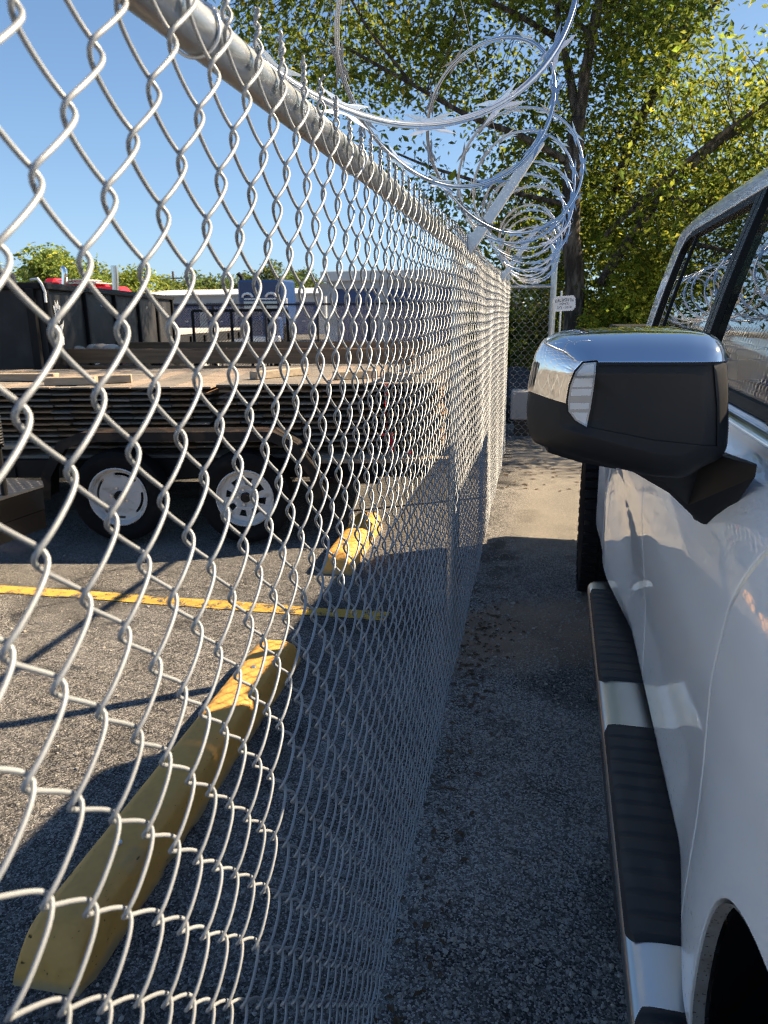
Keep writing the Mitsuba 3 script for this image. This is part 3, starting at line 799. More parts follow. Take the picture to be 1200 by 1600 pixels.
    m = box((W - .30, .05, .80), (LC, 5.345, 1.02), bevel=.02); m.vertices = tw(m.vertices); add(m, 'tailgate', 'm_white', truck)
    m = box((W - .2, .18, .16), (LC, 5.44, .62), bevel=.04); m.vertices = tw(m.vertices); add(m, 'rear_bumper', 'm_chrome', truck)
    m = box((W - .3, .2, .18), (LC, -.58, .55), bevel=.05); m.vertices = tw(m.vertices); add(m, 'front_bumper', 'm_chrome', truck)
    for l in (.10, W - .10):
        m = box((.10, .10, .40), (l + (.02 if l < 1 else -.02), 5.36, 1.12), bevel=.02); m.vertices = tw(m.vertices); add(m, 'tail_lamp', 'm_red', truck)
body()

def tyre_meshes(r, w, rim_r, blocks=True, nb=44):
    """axis along x, centred at the origin; outer side towards -x"""
    h = w / 2
    prof = [(rim_r, -h * .72), (rim_r + .03, -h * .86), ((r + rim_r) / 2, -h), (r - .045, -h * .96), (r - .018, -h * .80), (r - .010, -h * .5), (r - .010, h * .5), (r - .018, h * .80), (r - .045, h * .96), ((r + rim_r) / 2, h), (rim_r, h * .72)]
    m = lathe(prof, 64, 'x')
    ms = [m]
    if blocks:
        for i in range(nb):
            for lane in (-1, 0, 1):
                a = 2 * PI * (i + (.5 if lane == 0 else 0)) / nb
                if lane == 0: sz, x = (w * .36, .030, .016), 0
                else: sz, x = (w * .27, .034, .030), lane * h * .74
                b = box(sz, (x, 0, r - (.008 if lane == 0 else .014)), rz=.0)
                if lane == 0:
                    v = b.vertices.copy(); v[:, 1] += v[:, 0] * .25; b.vertices = v
                ms.append(xf(b, trimesh.transformations.rotation_matrix(a, [1, 0, 0])))
    return ms

def truck_wheels():
    for s in (.42, 4.20):
        for l, sg in ((.145, 1), (2 * LC - .145, -1)):
            w = numbered(f'{truck}__wheel')
            ms = tyre_meshes(.415, .29, .245)
            m = cat(ms)
            if sg < 0: m.vertices = m.vertices * [-1, 1, 1]; m.faces = m.faces[:, ::-1]
            m.vertices = tw(m.vertices + [l, s, .418]); add(m, 'tyre', 'm_tyre', w, smooth=30)
            disc = lathe([(.0, -.085), (.06, -.085), (.09, -.06), (.19, -.075), (.235, -.10), (.247, -.12), (.250, -.10), (.245, .10)], 48, 'x')
            if sg < 0: disc.vertices = disc.vertices * [-1, 1, 1]; disc.faces = disc.faces[:, ::-1]
            disc.vertices = tw(disc.vertices + [l, s, .418]); add(disc, 'rim', 'm_frame_black', w, smooth=30)
truck_wheels()

def running_board(mir):
    rb = numbered(f'{truck}__running_board')
    fx = lambda v: tw(v * [-1, 1, 1] + [2 * LC, 0, 0]) if mir else tw(v)
    # rounded tube, outer edge at l = 0
    a = np.linspace(0, 2 * PI, 40)[:-1]; ex = 3.2
    pl = .108 + .108 * np.sign(np.cos(a)) * np.abs(np.cos(a)) ** (2 / ex); pz = .384 + .036 * np.sign(np.sin(a)) * np.abs(np.sin(a)) ** (2 / ex)
    ss = np.concatenate([[.60, .602, .61], np.linspace(.64, 3.14, 50), [3.17, 3.178, 3.18]]); k = np.concatenate([[.0, .8, .95], np.ones(50), [.95, .8, 0]])
    v = np.stack([.108 + (pl - .108)[None] * k[:, None], np.broadcast_to(ss[:, None], (len(ss), 39)), .384 + (pz - .384)[None] * k[:, None]], -1).reshape(-1, 3)
    n = 39; i, j = np.meshgrid(np.arange(len(ss) - 1), np.arange(n), indexing='ij')
    A, B, Cc, D = i * n + j, i * n + (j + 1) % n, (i + 1) * n + (j + 1) % n, (i + 1) * n + j
    f = np.concatenate([np.stack([A, B, Cc], -1).reshape(-1, 3), np.stack([A, Cc, D], -1).reshape(-1, 3)])
    add((fx(v), f), 'chrome_tube', 'm_chrome_dull', rb, smooth=45)
    for s0, s1 in ((.62, 1.058), (1.196, 1.968), (2.236, 3.062)):
        ns, nl = int((s1 - s0) / .004), 14
        S, U = np.meshgrid(np.linspace(s0, s1, ns), np.linspace(0, 1, nl), indexing='ij')
        p_ = ((S - s0) / .058) % 1
        rib = .5 * (np.clip((p_ - .12) / .10, 0, 1) - np.clip((p_ - .88) / .10, 0, 1)) * .009
        ed = np.clip(np.minimum(S - s0, s1 - S) / .012, 0, 1); ed = np.sqrt(1 - (1 - ed) ** 2)
        eu = np.clip(np.minimum(U, 1 - U) / .10, 0, 1); eu = np.sqrt(1 - (1 - eu) ** 2)
        inb = np.clip((U - .10) / .06, 0, 1) * np.clip((.97 - U) / .05, 0, 1)
        Z = .412 + .012 * ed * eu + rib * inb * ed
        Lr = -.004 + .206 * U
        rc = np.clip(1 - np.minimum(S - s0, s1 - S) / .03, 0, 1) ** 2 * .014
        Lr = Lr + rc * (1 - U) ** 3
        Z = np.where(U == 0, .372, Z)
        v = np.stack([Lr, S, Z], -1).reshape(-1, 3)
        i, j = np.meshgrid(np.arange(ns - 1), np.arange(nl - 1), indexing='ij'); q = (i * nl + j).ravel()
        f = np.vstack([np.stack([q, q + nl, q + nl + 1], 1), np.stack([q, q + nl + 1, q + 1], 1)])
        add((fx(v), f), 'step_pad', 'm_pad', rb, smooth=35)
    for s in (.80, 2.1, 3.0):
        m = box((.25, .05, .03), (.24, s, .36)); m.vertices = fx(m.vertices); add(m, 'bracket', 'm_trim', rb)
running_board(False); running_board(True)

# door mirror ------------------------------------------------------
def px(x, y, Y):
    """the point at depth Y seen at a pixel of the 1200 x 1600 photograph"""
    d = np.array([(x - 600) / 1145, (y - 800) / 1145, 1.]) @ R
    return C + d * (Y - C[1]) / d[1]
def mirror_head():
    mk = numbered(f'{truck}__door_mirror')
    Yf, Ym, Yb = 1.050, 1.13, 1.235
    out_px = [(833, 694), (824, 672), (822, 640), (829, 594), (838, 556), (852, 533), (880, 522), (930, 518), (1000, 516), (1070, 516), (1103, 519), (1121, 530), (1129, 552), (1132, 600), (1133, 660), (1131, 692), (1121, 712), (1095, 722), (1060, 741), (1010, 737), (960, 725), (900, 709), (855, 699)]
    o = np.array([px(x, y, Ym)[[0, 2]] for x, y in out_px])
    # resample smoothly
    ring = Polygon(o).buffer(.004).buffer(-.004).exterior
    o = np.array([ring.interpolate(t, normalized=True).coords[0] for t in np.arange(120) / 120])
    c = o.mean(0); zmax, zmin = o[:, 1].max(), o[:, 1].min()
    def loop(y, inset, top, outb):
        q = np.array(Polygon(o).buffer(-inset, join_style=1).exterior.coords)[:-1] if inset > 0 else o
        rg = Polygon(q).exterior
        # same parametrisation by angle from the centre
        ang = np.linspace(0, 2 * PI, 121)[:-1]
        pts = []
        for a in ang:
            ln = LineString([c, c + 2 * np.array([math.cos(a), math.sin(a)])]); it = ln.intersection(rg)
            it = it if it.geom_type == 'Point' else max(it.geoms, key=lambda g: math.hypot(g.x - c[0], g.y - c[1]))
            pts.append((it.x, it.y))
        q = np.array(pts)
        w = np.clip((q[:, 1] - c[1]) / (zmax - c[1]), 0, 1) ** 1.5
        wl = np.clip((o[:, 0].min() + .090 - q[:, 0]) / .090, 0, 1) ** 1.7
        return np.stack([q[:, 0] + outb * wl, np.full(120, y) + .070 * wl * np.clip((Yb - y) / (Yb - Yf), 0, 1) + .012 * np.clip((q[:, 0] - c[0]) / .13, 0, 1) ** 3, q[:, 1] - top * w], 1)
    def solid(g):
        secs = [loop(Yf - g, .040 - g, .030 - g, .012), loop(Yf + .004 - g, .022 - g, .026 - g, .008), loop(Yf + .014, .010 - g, .018 - g, .004), loop(Yf + .034, max(.003 - g, -.0), .010 - g, 0), loop(Yf + .065, -g if g > 0 else 0, .004 - g, 0), loop(Ym + .05, 0, 0 - g, 0), loop(Yb - .02, .002, -g, 0), loop(Yb, .010, 0, .0)]
        if g:
            for q in secs[3:8]:
                d = q[:, [0, 2]] - c; d /= np.linalg.norm(d, axis=1, keepdims=True); q[:, [0, 2]] += d * g
        cf = secs[0].mean(0)
        rings = []
        for kk in np.linspace(.06, .94, 16):
            rg_ = cf + (secs[0] - cf) * kk; rg_[:, 1] = cf[1] + (secs[0][:, 1] - cf[1]) * kk ** 3 - .0035 * (1 - kk ** 2) * (g * 0 + 1)
            rings.append(rg_)
        secs = rings + secs
        n = 120; v = np.vstack(secs + [[cf - [0, .0035, 0]], [secs[-1].mean(0)]])
        f = []
        for k in range(len(secs) - 1):
            i = np.arange(n); j = (i + 1) % n
            f += [np.stack([k * n + i, k * n + j, (k + 1) * n + j], 1), np.stack([k * n + i, (k + 1) * n + j, (k + 1) * n + i], 1)]
        i = np.arange(n); j = (i + 1) % n; e = (len(secs) - 1) * n
        f += [np.stack([0 * i + len(secs) * n, j, i], 1), np.stack([0 * i + len(secs) * n + 1, e + i, e + j], 1)]
        return v, np.vstack(f)
    def man(g):
        v, f = solid(g)
        m = m3.Manifold(m3.Mesh(np.asarray(v, np.float32), np.asarray(f, np.uint32)))
        return m if m.volume() > 0 else m3.Manifold(m3.Mesh(np.asarray(v, np.float32), np.asarray(f[:, ::-1], np.uint32)))
    def prism_px(pts, Y=Yf, y0=.9, y1=1.4):
        q = np.array([px(x, y, Y)[[0, 2]] for x, y in pts])
        m = prism(Polygon(q), y1 - y0)                   # z up -> depth
        v = m.vertices; m.vertices = np.stack([v[:, 0], y1 - v[:, 2], v[:, 1]], 1)
        mm = m3.Manifold(m3.Mesh(np.asarray(m.vertices, np.float32), np.asarray(m.faces, np.uint32)))
        return mm if mm.volume() > 0 else m3.Manifold(m3.Mesh(np.asarray(m.vertices, np.float32), np.asarray(m.faces[:, ::-1], np.uint32)))
    chrome = [(780, 470), (1180, 470), (1180, 566), (933, 566), (912, 569), (900, 584), (893, 606), (889, 633), (868, 629), (780, 612)]
    lamp = [(912, 568), (932, 566), (929, 600), (923, 640), (917, 668), (900, 659), (889, 645), (888, 628), (892, 604), (900, 582)]
    panel = [(936, 571), (1118, 571), (1124, 640), (1124, 700), (1020, 688), (921, 668), (929, 630)]
    b0, b1 = man(0.0), man(.0022)
    cp, lp, pp = prism_px(chrome), prism_px(lamp), prism_px(panel)
    lg = prism_px(list(Polygon(lamp).buffer(3.0).exterior.coords)[:-1])
    front = m3.Manifold.cube([2, .30, 2]).translate([-.6, .88, .5])
    def tm(m, rf=.006):
        q = m.to_mesh(); return trimesh.Trimesh(q.vert_properties[:, :3], q.tri_verts, process=True)
    add(tm((b1 ^ (cp - lg)) ^ m3.Manifold.cube([2, .62, 2]).translate([-.6, .56, .5])), 'chrome_cap', 'm_chrome', mk, smooth=38)
    lm = (man(.0012) ^ lp)
    lk = add(tm(man(.0008) ^ lp), 'turn_lamp', 'm_lamp_clear', mk, smooth=38, label='clear turn lamp with pale bars behind its lens')
    for k, (ya, yb) in enumerate(((570, 588), (592, 606), (609, 620), (631, 641), (646, 664))):
        sl = prism_px([(884 if k else 900, ya + 1), (934, ya - 1), (934, yb - 2), (884, yb + 1)]) ^ lm ^ prism_px(list(Polygon(lamp).buffer(-3.0).exterior.coords)[:-1])
        if sl.num_tri(): add(tm(sl), 'lens_bar', 'm_lamp', lk, smooth=38)
    add(tm((man(.0002) ^ lg) ^ front), 'lamp_gasket', 'm_trim', mk)
    ribs = []
    for k in range(5):
        a, b = px(905 - k * 2.0, 582 + k * 17, Yf - .001), px(929 - k * 2.6, 579 + k * 17, Yf + .001)
        ribs.append(tube([a + [0, .014 - .006 * (k > 2), 0], b + [0, .003, 0]], .0014, 6))
    pnl = pp ^ b0.translate([0, .0, 0])
    base = b0 - cp - lg
    # the smooth panel stands in a shallow step
    base = base - (pp ^ m3.Manifold.cube([2, .25, 2]).translate([-.6, .90, .5]))
    add(tm(base), 'housing', 'm_plastic', mk, smooth=38)
    pin = [(935, 571.3), (1117.8, 571.3), (1123.8, 640), (1123.8, 699.7), (1020, 687.8), (921.4, 667.8), (929.2, 630)]
    add(tm((prism_px(pin) ^ b0.translate([0, .0032, 0]))), 'front_panel', 'm_plastic', mk, smooth=38)
    gl = np.array([px(x, y, Yb + .001) for x, y in [(840, 560), (1110, 535), (1115, 690), (845, 670)]]); gl[:, 1] = Yb + .004
    add(hull(np.vstack([gl, gl + [0, .003, 0]])), 'mirror_glass', 'm_mirror', mk)
    # lower module under the head
    lo = [px(*p) for p in ((844, 688, 1.12), (856, 707, 1.12), (905, 722, 1.12), (962, 733, 1.12), (972, 718, 1.12), (940, 700, 1.12))]
    lo += [p + [0, .08, 0] for p in lo] + [px(850, 690, 1.09) + [0.006, 0, 0], px(940, 706, 1.08)]
    add(hull(lo), 'lower_module', 'm_plastic', mk, smooth=30)
    # arm to the door
    sec = [np.array([px(975, 722, 1.13), px(1010, 700, 1.13), px(1010, 690, 1.19), px(985, 735, 1.19)]),
           np.array([px(1035, 752, 1.14), px(1045, 700, 1.12), px(1060, 700, 1.20), px(1045, 770, 1.20)]),
           np.array([px(1075, 790, 1.19), px(1100, 705, 1.13), px(1120, 708, 1.20), px(1082, 806, 1.24)])]
    dl = lambda x, y: px(x, y, 1.2) + ((.465 + .085 + ANG * 1.2 - px(x, y, 1.2)[0]) / (px(x, y, 1.2) - C)[0]) * (px(x, y, 1.2) - C)
    foot = np.array([dl(1086, 816), dl(1118, 834), dl(1180, 745), dl(1183, 728), dl(1130, 708), dl(1092, 760)])
    hs = []
    for pts in (np.vstack([sec[0], sec[1]]), np.vstack([sec[1], sec[2]]), np.vstack([sec[2], foot, foot + [.003, .014, 0]])):
        hm = m3.Manifold.hull_points(np.asarray(pts, np.float64)); hs.append(hm)
    u = hs[0] + hs[1] + hs[2]
    add(tm(u), 'arm', 'm_plastic', mk, smooth=32)
mirror_head()

# ------------------------------------------------------------------ flatbed trailer and its load of fence panels
E1 = np.array([.985, .170, 0]); E2 = np.array([-.170, .985, 0]); E3 = np.array([0, 0, 1.])
T0 = np.array([-2.50, 4.455, 0])     # foot of the left wheel's outer face
def trl(p): p = np.asarray(p, float); return T0 + p[..., :1] * E1 + p[..., 1:2] * E2 + p[..., 2:] * E3
TM = basis(T0, E1, E2, E3)
trailer = thing('flatbed_trailer', 'black tandem axle flatbed trailer with white wheels, loaded with stacked wood panels', 'trailer')
def spoke_disc(r, holes):
    d = Point(0, 0).buffer(r * .93, 48)
    if holes == 'slots':
        for k in range(4):
            a = k * PI / 2 + .35
            arc = LineString([(r * .80 * math.cos(a + t), r * .80 * math.sin(a + t)) for t in np.linspace(-.45, .45, 12)]).buffer(r * .045)
            d = d.difference(arc)
    else:
        for k in range(8):
            a = k * PI / 4 + .2
            q = Polygon([(r * .50 * math.cos(a - .13), r * .50 * math.sin(a - .13)), (r * .50 * math.cos(a + .13), r * .50 * math.sin(a + .13)), (r * .72 * math.cos(a + .16), r * .72 * math.sin(a + .16)), (r * .72 * math.cos(a - .16), r * .72 * math.sin(a - .16))]).buffer(.004)
            d = d.difference(q)
    d = d.difference(Point(0, 0).buffer(r * .16))
    for k in range(5):
        a = k * 2 * PI / 5; d = d.difference(Point(.30 * r * math.cos(a), .30 * r * math.sin(a)).buffer(.008))
    return d
def trailer_wheel(u, z, r, holes, depth, parent=None, M=TM, tyre_r=.335, lab=None):
    w = numbered(f'{parent or trailer}__wheel')
    if lab: labels[w] = {'label': lab}
    Mx = M @ basis((u, depth, z), (0, 1, 0), (-1, 0, 0), (0, 0, 1))     # local -x is outwards (towards -e2)
    add(xf(cat(tyre_meshes(tyre_r, .205, r, blocks=False)), Mx), 'tyre', 'm_tyre', w, smooth=30)
    rim = lathe([(r + .006, -.080), (r + .012, -.088), (r + .004, -.092), (r * .95, -.070), (r * .93, -.035), (r * .93, .06)], 48, 'x')
    dz = xf(prism(spoke_disc(r, holes), .006), basis((-.035, 0, 0), (0, 1, 0), (0, 0, 1), (-1, 0, 0)))
    v = dz.vertices.copy(); rad = np.hypot(v[:, 1], v[:, 2]) / r
    v[:, 0] += -.022 * np.exp(-((rad - .55) / .16) ** 2); dz.vertices = v
    add(xf(cat(rim, dz), Mx), 'rim', 'm_rim', w, smooth=30)
    hub = lathe([(0, -.075), (.030, -.075), (.034, -.070), (.036, -.03)], 24, 'x')
    add(xf(hub, Mx), 'hub_cap', 'm_fender', w, smooth=30)
    for k in range(5):
        a = k * 2 * PI / 5
        add(xf(lathe([(0, -.052), (.010, -.052), (.011, -.030)], 6, 'x', (0, .30 * r * math.cos(a), .30 * r * math.sin(a))), Mx), 'lug_nut', 'm_steel', w)
def build_trailer():
    trailer_wheel(0.0, .352, .195, 'slots', .10, lab='plain white wheel with curved slots')
    trailer_wheel(.885, .340, .190, 'holes', .10, lab='white spoked wheel with small triangular holes')
    for u in (0, .885):
        trailer_wheel(u, .345, .19, 'holes', 2.42)
    # fender over both wheels
    top = [(-.52, .34), (-.50, .52), (-.36, .74), (-.20, .80), (1.10, .80), (1.26, .72), (1.40, .52), (1.43, .34)]
    ring = LineString(top).buffer(.02, cap_style=2).union(LineString(top).buffer(.012))
    f = prism(LineString(top).buffer(.006, cap_style=2, join_style=1), .245)
    lip = prism(Polygon(top + [(1.37, .34), (1.34, .50), (1.21, .68), (1.08, .745), (-.18, .745), (-.32, .69), (-.44, .50), (-.46, .34)]), .012)
    Mf = TM @ basis((0, .235, 0), (1, 0, 0), (0, 0, 1), (0, -1, 0))
    add(xf(cat(f, xf(lip, trimesh.transformations.translation_matrix([0, 0, .236]))), Mf), 'fender', 'm_fender', trailer, smooth=30)
    # frame rails, deck, stake pockets
    add(xf(box((5.0, .07, .13), (-.35, .30, .50)), TM), 'side_rail', 'm_frame_black', trailer)
    add(xf(box((5.0, .07, .13), (-.35, 2.20, .50)), TM), 'side_rail', 'm_frame_black', trailer)
    for i in range(9):
        add(xf(box((4.96, .195, .038), (-.35, .43 + .212 * i, .562)), TM), 'deck_board', 'm_wood_grey', trailer)
    for i in range(9):
        add(xf(box((.07, 2.0, .08), (-2.6 + .58 * i, 1.25, .48)), TM), 'cross_member', 'm_frame_black', trailer)
    for u in (-2.4, -1.2, 1.62, 2.05):
        add(xf(box((.07, .03, .15), (u, .245, .50)), TM), 'stake_pocket', 'm_frame_black', trailer)
    for u in (0, .885):
        add(xf(rod((u, .2, .35), (u, 2.3, .35), .035), TM), 'axle', 'm_frame_black', trailer, smooth=30)
    add(xf(box((.42, .05, .05), (1.60, .20, .43)), TM), 'step_bar', 'm_frame_black', trailer)
    add(xf(box((.03, .03, .012), (2.02, .20, .62)), TM), 'marker_lamp', 'm_red', trailer)
build_trailer()
plank = thing('edge_plank', 'long pale plank lying on the trailer edge under the panel stack, right of the fender', 'plank')
add(xf(box((1.02, .10, .030), (1.86, .262, .560)), TM), 'board', 'm_wood_pale', plank)
plank2 = thing('edge_plank', 'short pale plank lying on the trailer edge left of the fender', 'plank')
add(xf(box((1.7, .09, .028), (-1.62, .262, .668)), TM), 'board', 'm_wood_pale', plank2)
strap = thing('load_strap', 'red ratchet strap hanging on the front of the right panel stack', 'strap')
sp = np.array([[1.86, .285, 1.10], [1.855, .275, .95], [1.86, .272, .80], [1.88, .262, .70], [1.87, .258, .60]])
add(xf(tube(sp, .022, 6, ref=[1, 0, 0], flat=.12), TM), 'webbing', 'm_red_dull', strap, smooth=30)
add(xf(tube([(1.83, .25, .74), (1.90, .235, .755), (1.90, .235, .62)], .012, 6), TM), 'handle', 'm_red', strap, smooth=30)

ORD = ['first', 'second', 'third', 'fourth', 'fifth', 'sixth', 'seventh', 'eighth', 'ninth', 'tenth', 'eleventh']
def panel_stacks():
    g = np.random.default_rng(21)
    for name, u0, u1, top, lab in (('left', -1.98, .62, 1.078, 'left'), ('right', .66, 2.28, 1.092, 'right')):
        nl = 11
        z = .606
        dz = (top - z) / nl
        for i in range(nl):
            zt = z + dz * (i + 1)
            which = 'topmost' if i == nl - 1 else 'lowest' if i == 0 else None
            if which:
                k = thing('wooden_section', f'{which} weathered wooden fence panel of the {lab} stack on the trailer', 'fence panel', f'fence panels in the {lab} stack')
            else:
                k = thing('wooden_section', f'weathered wooden fence panel, {ORD[nl - 1 - i]} from the top of the {lab} stack on the trailer', 'fence panel', f'fence panels in the {lab} stack')
            du, dv = g.normal(0, .012), abs(g.normal(0, .014))
            tilt = g.normal(0, .0012)
            # pickets side by side running across the trailer, on two rails
            np_ = int((u1 - u0) / .143)
            mat = 'm_wood' if i == nl - 1 else 'm_wood_grey'
            if np_:
                wd = (u1 - u0) / np_
                for q in range(np_):
                    add(xf(box((wd - .006, 1.80 + g.normal(0, .006), .012), (u0 + wd * (q + .5) + du, .33 + dv + .90 + (0 if i == nl - 1 else g.normal(.004, .010)), zt - .008 + g.normal(0, .0014)), rz=g.normal(0, .0015), rx=0, ry=g.normal(0, .006)), TM), 'picket', (('m_wood', 'm_wood_grey', 'm_wood', 'm_wood')[int(g.integers(4))] if i == nl - 1 else ('m_wood_brown', 'm_wood_grey', 'm_wood')[int(g.integers(3))]), k)
            else:
                add(xf(box((u1 - u0, 1.78, .013), ((u0 + u1) / 2 + du, .33 + dv + .89, zt - .008), ry=tilt), TM), 'pickets', mat, k)
            for v in (.70, 1.25, 1.95):
                add(xf(box((u1 - u0 - .03, .088, dz - .016), ((u0 + u1) / 2 + du, v + dv, zt - .016 - (dz - .016) / 2), ry=tilt), TM), 'rail', 'm_wood_grey', k)
    # loose offcuts on top
    spots = [(-1.72, .62, .0, .52, 'loose pale offcut at the left end of the panel stack'), (-1.35, .42, .25, .30, 'short pale offcut near the front edge of the left stack'),
             (-.95, .86, -.05, .46, 'long pale offcut in the middle of the left stack'), (-.45, .50, .10, .36, 'pale offcut at the right of the left stack'), (-.22, .66, .3, .30, 'small tilted offcut by the right end of the left stack'),
             (1.02, .92, .9, .55, 'dark-edged batten lying across the right stack'), (1.62, .72, .5, .34, 'pale batten on the far part of the right stack'), (1.95, .52, .05, .20, 'short block on the right end of the right stack')]
    for u, v, a, L, lab in spots:
        k = thing('offcut', lab, 'wood offcut', 'loose pieces of wood on the panel stacks')
        add(xf(box((L, .09, .058), (u, v, (1.078 if u < .65 else 1.092) + .030), rz=a, bevel=.004), TM), 'block', 'm_wood_pale', k)
panel_stacks()

# ------------------------------------------------------------------ diamond plate box at the left edge
def plate_step():
    k = thing('diamond_plate_box', 'black diamond plate step box at the left edge in front of the trailer', 'step box')
    zt = .60
    def on(x, y):
        d = np.array([(x - 600) / 1145, (y - 800) / 1145, 1.]) @ R
        return (C + d * (zt - C[2]) / d[2])
    q = np.array([on(68, 758), on(0, 779), on(-70, 800), on(-70, 741), on(66, 751)])
    pl = Polygon(q[:, :2])
    o = q[0]
    add(xf(prism(pl, .012), trimesh.transformations.translation_matrix([0, 0, zt - .012])), 'top_plate', 'm_plate', k)
    add(xf(prism(pl.buffer(-.008), .13), trimesh.transformations.translation_matrix([0, 0, zt - .145])), 'body', 'm_box', k)
    add(xf(prism(pl.buffer(-.012), .11), trimesh.transformations.translation_matrix([0, 0, zt - .26])), 'lower_skirt', 'm_box', k)
    M = np.eye(4); M[2, 3] = zt
    ex = np.array([math.cos(3.5), math.sin(3.5), 0]); ey = np.array([-ex[1], ex[0], 0])
    bumps = []
    x0, y0, x1, y1 = pl.bounds
    for i in range(int((x1 - x0) / .036)):
        for j in range(int((y1 - y0) / .036)):
            c = np.array([x0 + .018 + i * .036, y0 + .018 + j * .036])
            if not pl.buffer(-.014).contains(Point(*c)): continue
            b = trimesh.creation.icosphere(subdivisions=0, radius=1); b.vertices = b.vertices * [.015, .0045, .0024]
            b.apply_transform(trimesh.transformations.rotation_matrix(PI / 4 * (1 if (i + j) % 2 else -1) + 3.5, [0, 0, 1])); b.apply_translation([*c, 0])
            bumps.append(b)
    add(xf(cat(bumps), M), 'tread', 'm_plate', k, smooth=True, kind='stuff', label='raised lozenge tread of the plate')
    cc = q[2:4].mean(0)
    for d in (0, .3):
        add(box((.06, .06, zt - .26), (cc[0] - .1, cc[1] - .1 + d, (zt - .26) / 2)), 'leg', 'm_frame_black', k)
    a = np.linspace(0, 2 * PI * 14, 400)
    c = px(-8, 668, 3.5)
    add(tube(np.stack([c[0] + .028 * np.cos(a), c[1] + .028 * np.sin(a), c[2] - .10 + .22 * np.linspace(0, 1, 400)], 1), .009, 6), 'spring', 'm_plastic', k, smooth=True)
    add(rod((c[0], c[1], o[2] - .02), (c[0], c[1], c[2] + .14), .018), 'pole', 'm_frame_black', k, smooth=30)
plate_step()

# ------------------------------------------------------------------ utility trailer behind the stack (plank side, mesh gate)
def utility_trailer():
    k = thing('utility_trailer', 'black utility trailer with brown plank sides standing behind the panel stacks', 'trailer')
    o = np.array([-5.1, 7.45, 0]); ex = np.array([.999, .03, 0]); ey = np.array([-.03, .999, 0])
    M = basis(o, ex, ey, (0, 0, 1))
    for z in (.955, 1.135):
        add(xf(box((4.15, .04, .155), (2.1, 0, z - .0), bevel=.004), M), 'side_plank', 'm_wood_brown', k)
    add(xf(box((4.15, .04, .155), (2.1, 1.9, 1.135)), M), 'side_plank', 'm_wood_brown', k)
    for u in (.1, 1.4, 2.7, 4.1):
        add(xf(box((.05, .05, .62), (u, .05, .88)), M), 'stake', 'm_frame_black', k)
    add(xf(box((4.2, .08, .14), (2.1, .0, .60)), M), 'side_rail', 'm_frame_black', k)
    add(xf(box((4.1, 1.8, .04), (2.1, .95, .66)), M), 'deck', 'm_wood_grey', k)
    for u in (1.6, 2.45):
        trailer_wheel(u, .33, .19, 'holes', .0, k, M)
utility_trailer()
def mesh_gate():
    k = thing('ramp_gate', 'upright black steel ramp gate with mesh infill beyond the panel stacks', 'gate')
    a, b = px(300, 482, 10.5), px(448, 478, 11.2)
    ex = (b - a); ex[2] = 0; L = np.linalg.norm(ex); ex /= L; ey = np.array([-ex[1], ex[0], 0])
    o = np.array([a[0], a[1], 0]); M = basis(o, ex, ey, (0, 0, 1)); zt, zb = 1.62, .62
    for z in (zt, (zt + zb) / 2 - .05, zb):
        add(xf(box((L, .04, .04), (L / 2, 0, z)), M), 'bar', 'm_frame_black', k)
    for i in range(6):
        add(xf(box((.04, .041, zt - zb), (L * i / 5, 0, (zt + zb) / 2)), M), 'upright', 'm_frame_black', k)
    for u in (0, L):
        add(xf(box((.05, .05, zb + .0), (u, 0, zb / 2)), M), 'foot', 'm_frame_black', k)
    ws = []
    for i in range(int(L / .05) + int((zt - zb) / .05)):
        c = i * .05 - (zt - zb)
        u0, u1 = max(0, c), min(L, c + zt - zb)
        if u1 > u0: ws.append(rod((u0, 0, zb + (u0 - c)), (u1, 0, zb + (u1 - c)), .003, 3))
    add(xf(cat(ws), M), 'mesh', 'm_frame_black', k, kind='stuff', label='black steel mesh')
mesh_gate()

def slab_trailer():
    k = thing('deck_over_trailer', 'low grey decked trailer parked beyond the black dump trailer', 'trailer')
    a, b = px(262, 516, 13.5), px(352, 512, 17.0)
    ex = b - a; ex[2] = 0; L = np.linalg.norm(ex) + 1.5; ex /= np.linalg.norm(ex); ey = np.array([-ex[1], ex[0], 0]); o = np.array([a[0], a[1], 0])
    M = basis(o, ex, ey, (0, 0, 1))
    for i in range(10):
        add(xf(box((L, .23, .05), (L / 2, .12 + .24 * i, 1.20)), M), 'deck_board', 'm_slab', k)
    add(xf(box((L, .08, .20), (L / 2, .02, 1.06)), M), 'side_rail', 'm_dump', k)
    for i in range(6):
        add(xf(box((.09, .06, .14), (.3 + i * L / 6, -.03, 1.06)), M), 'stake_pocket', 'm_frame_black', k)
    for u in (L * .5, L * .66):
        trailer_wheel(u, .38, .2, 'holes', .25, k, M, .38)
slab_trailer()

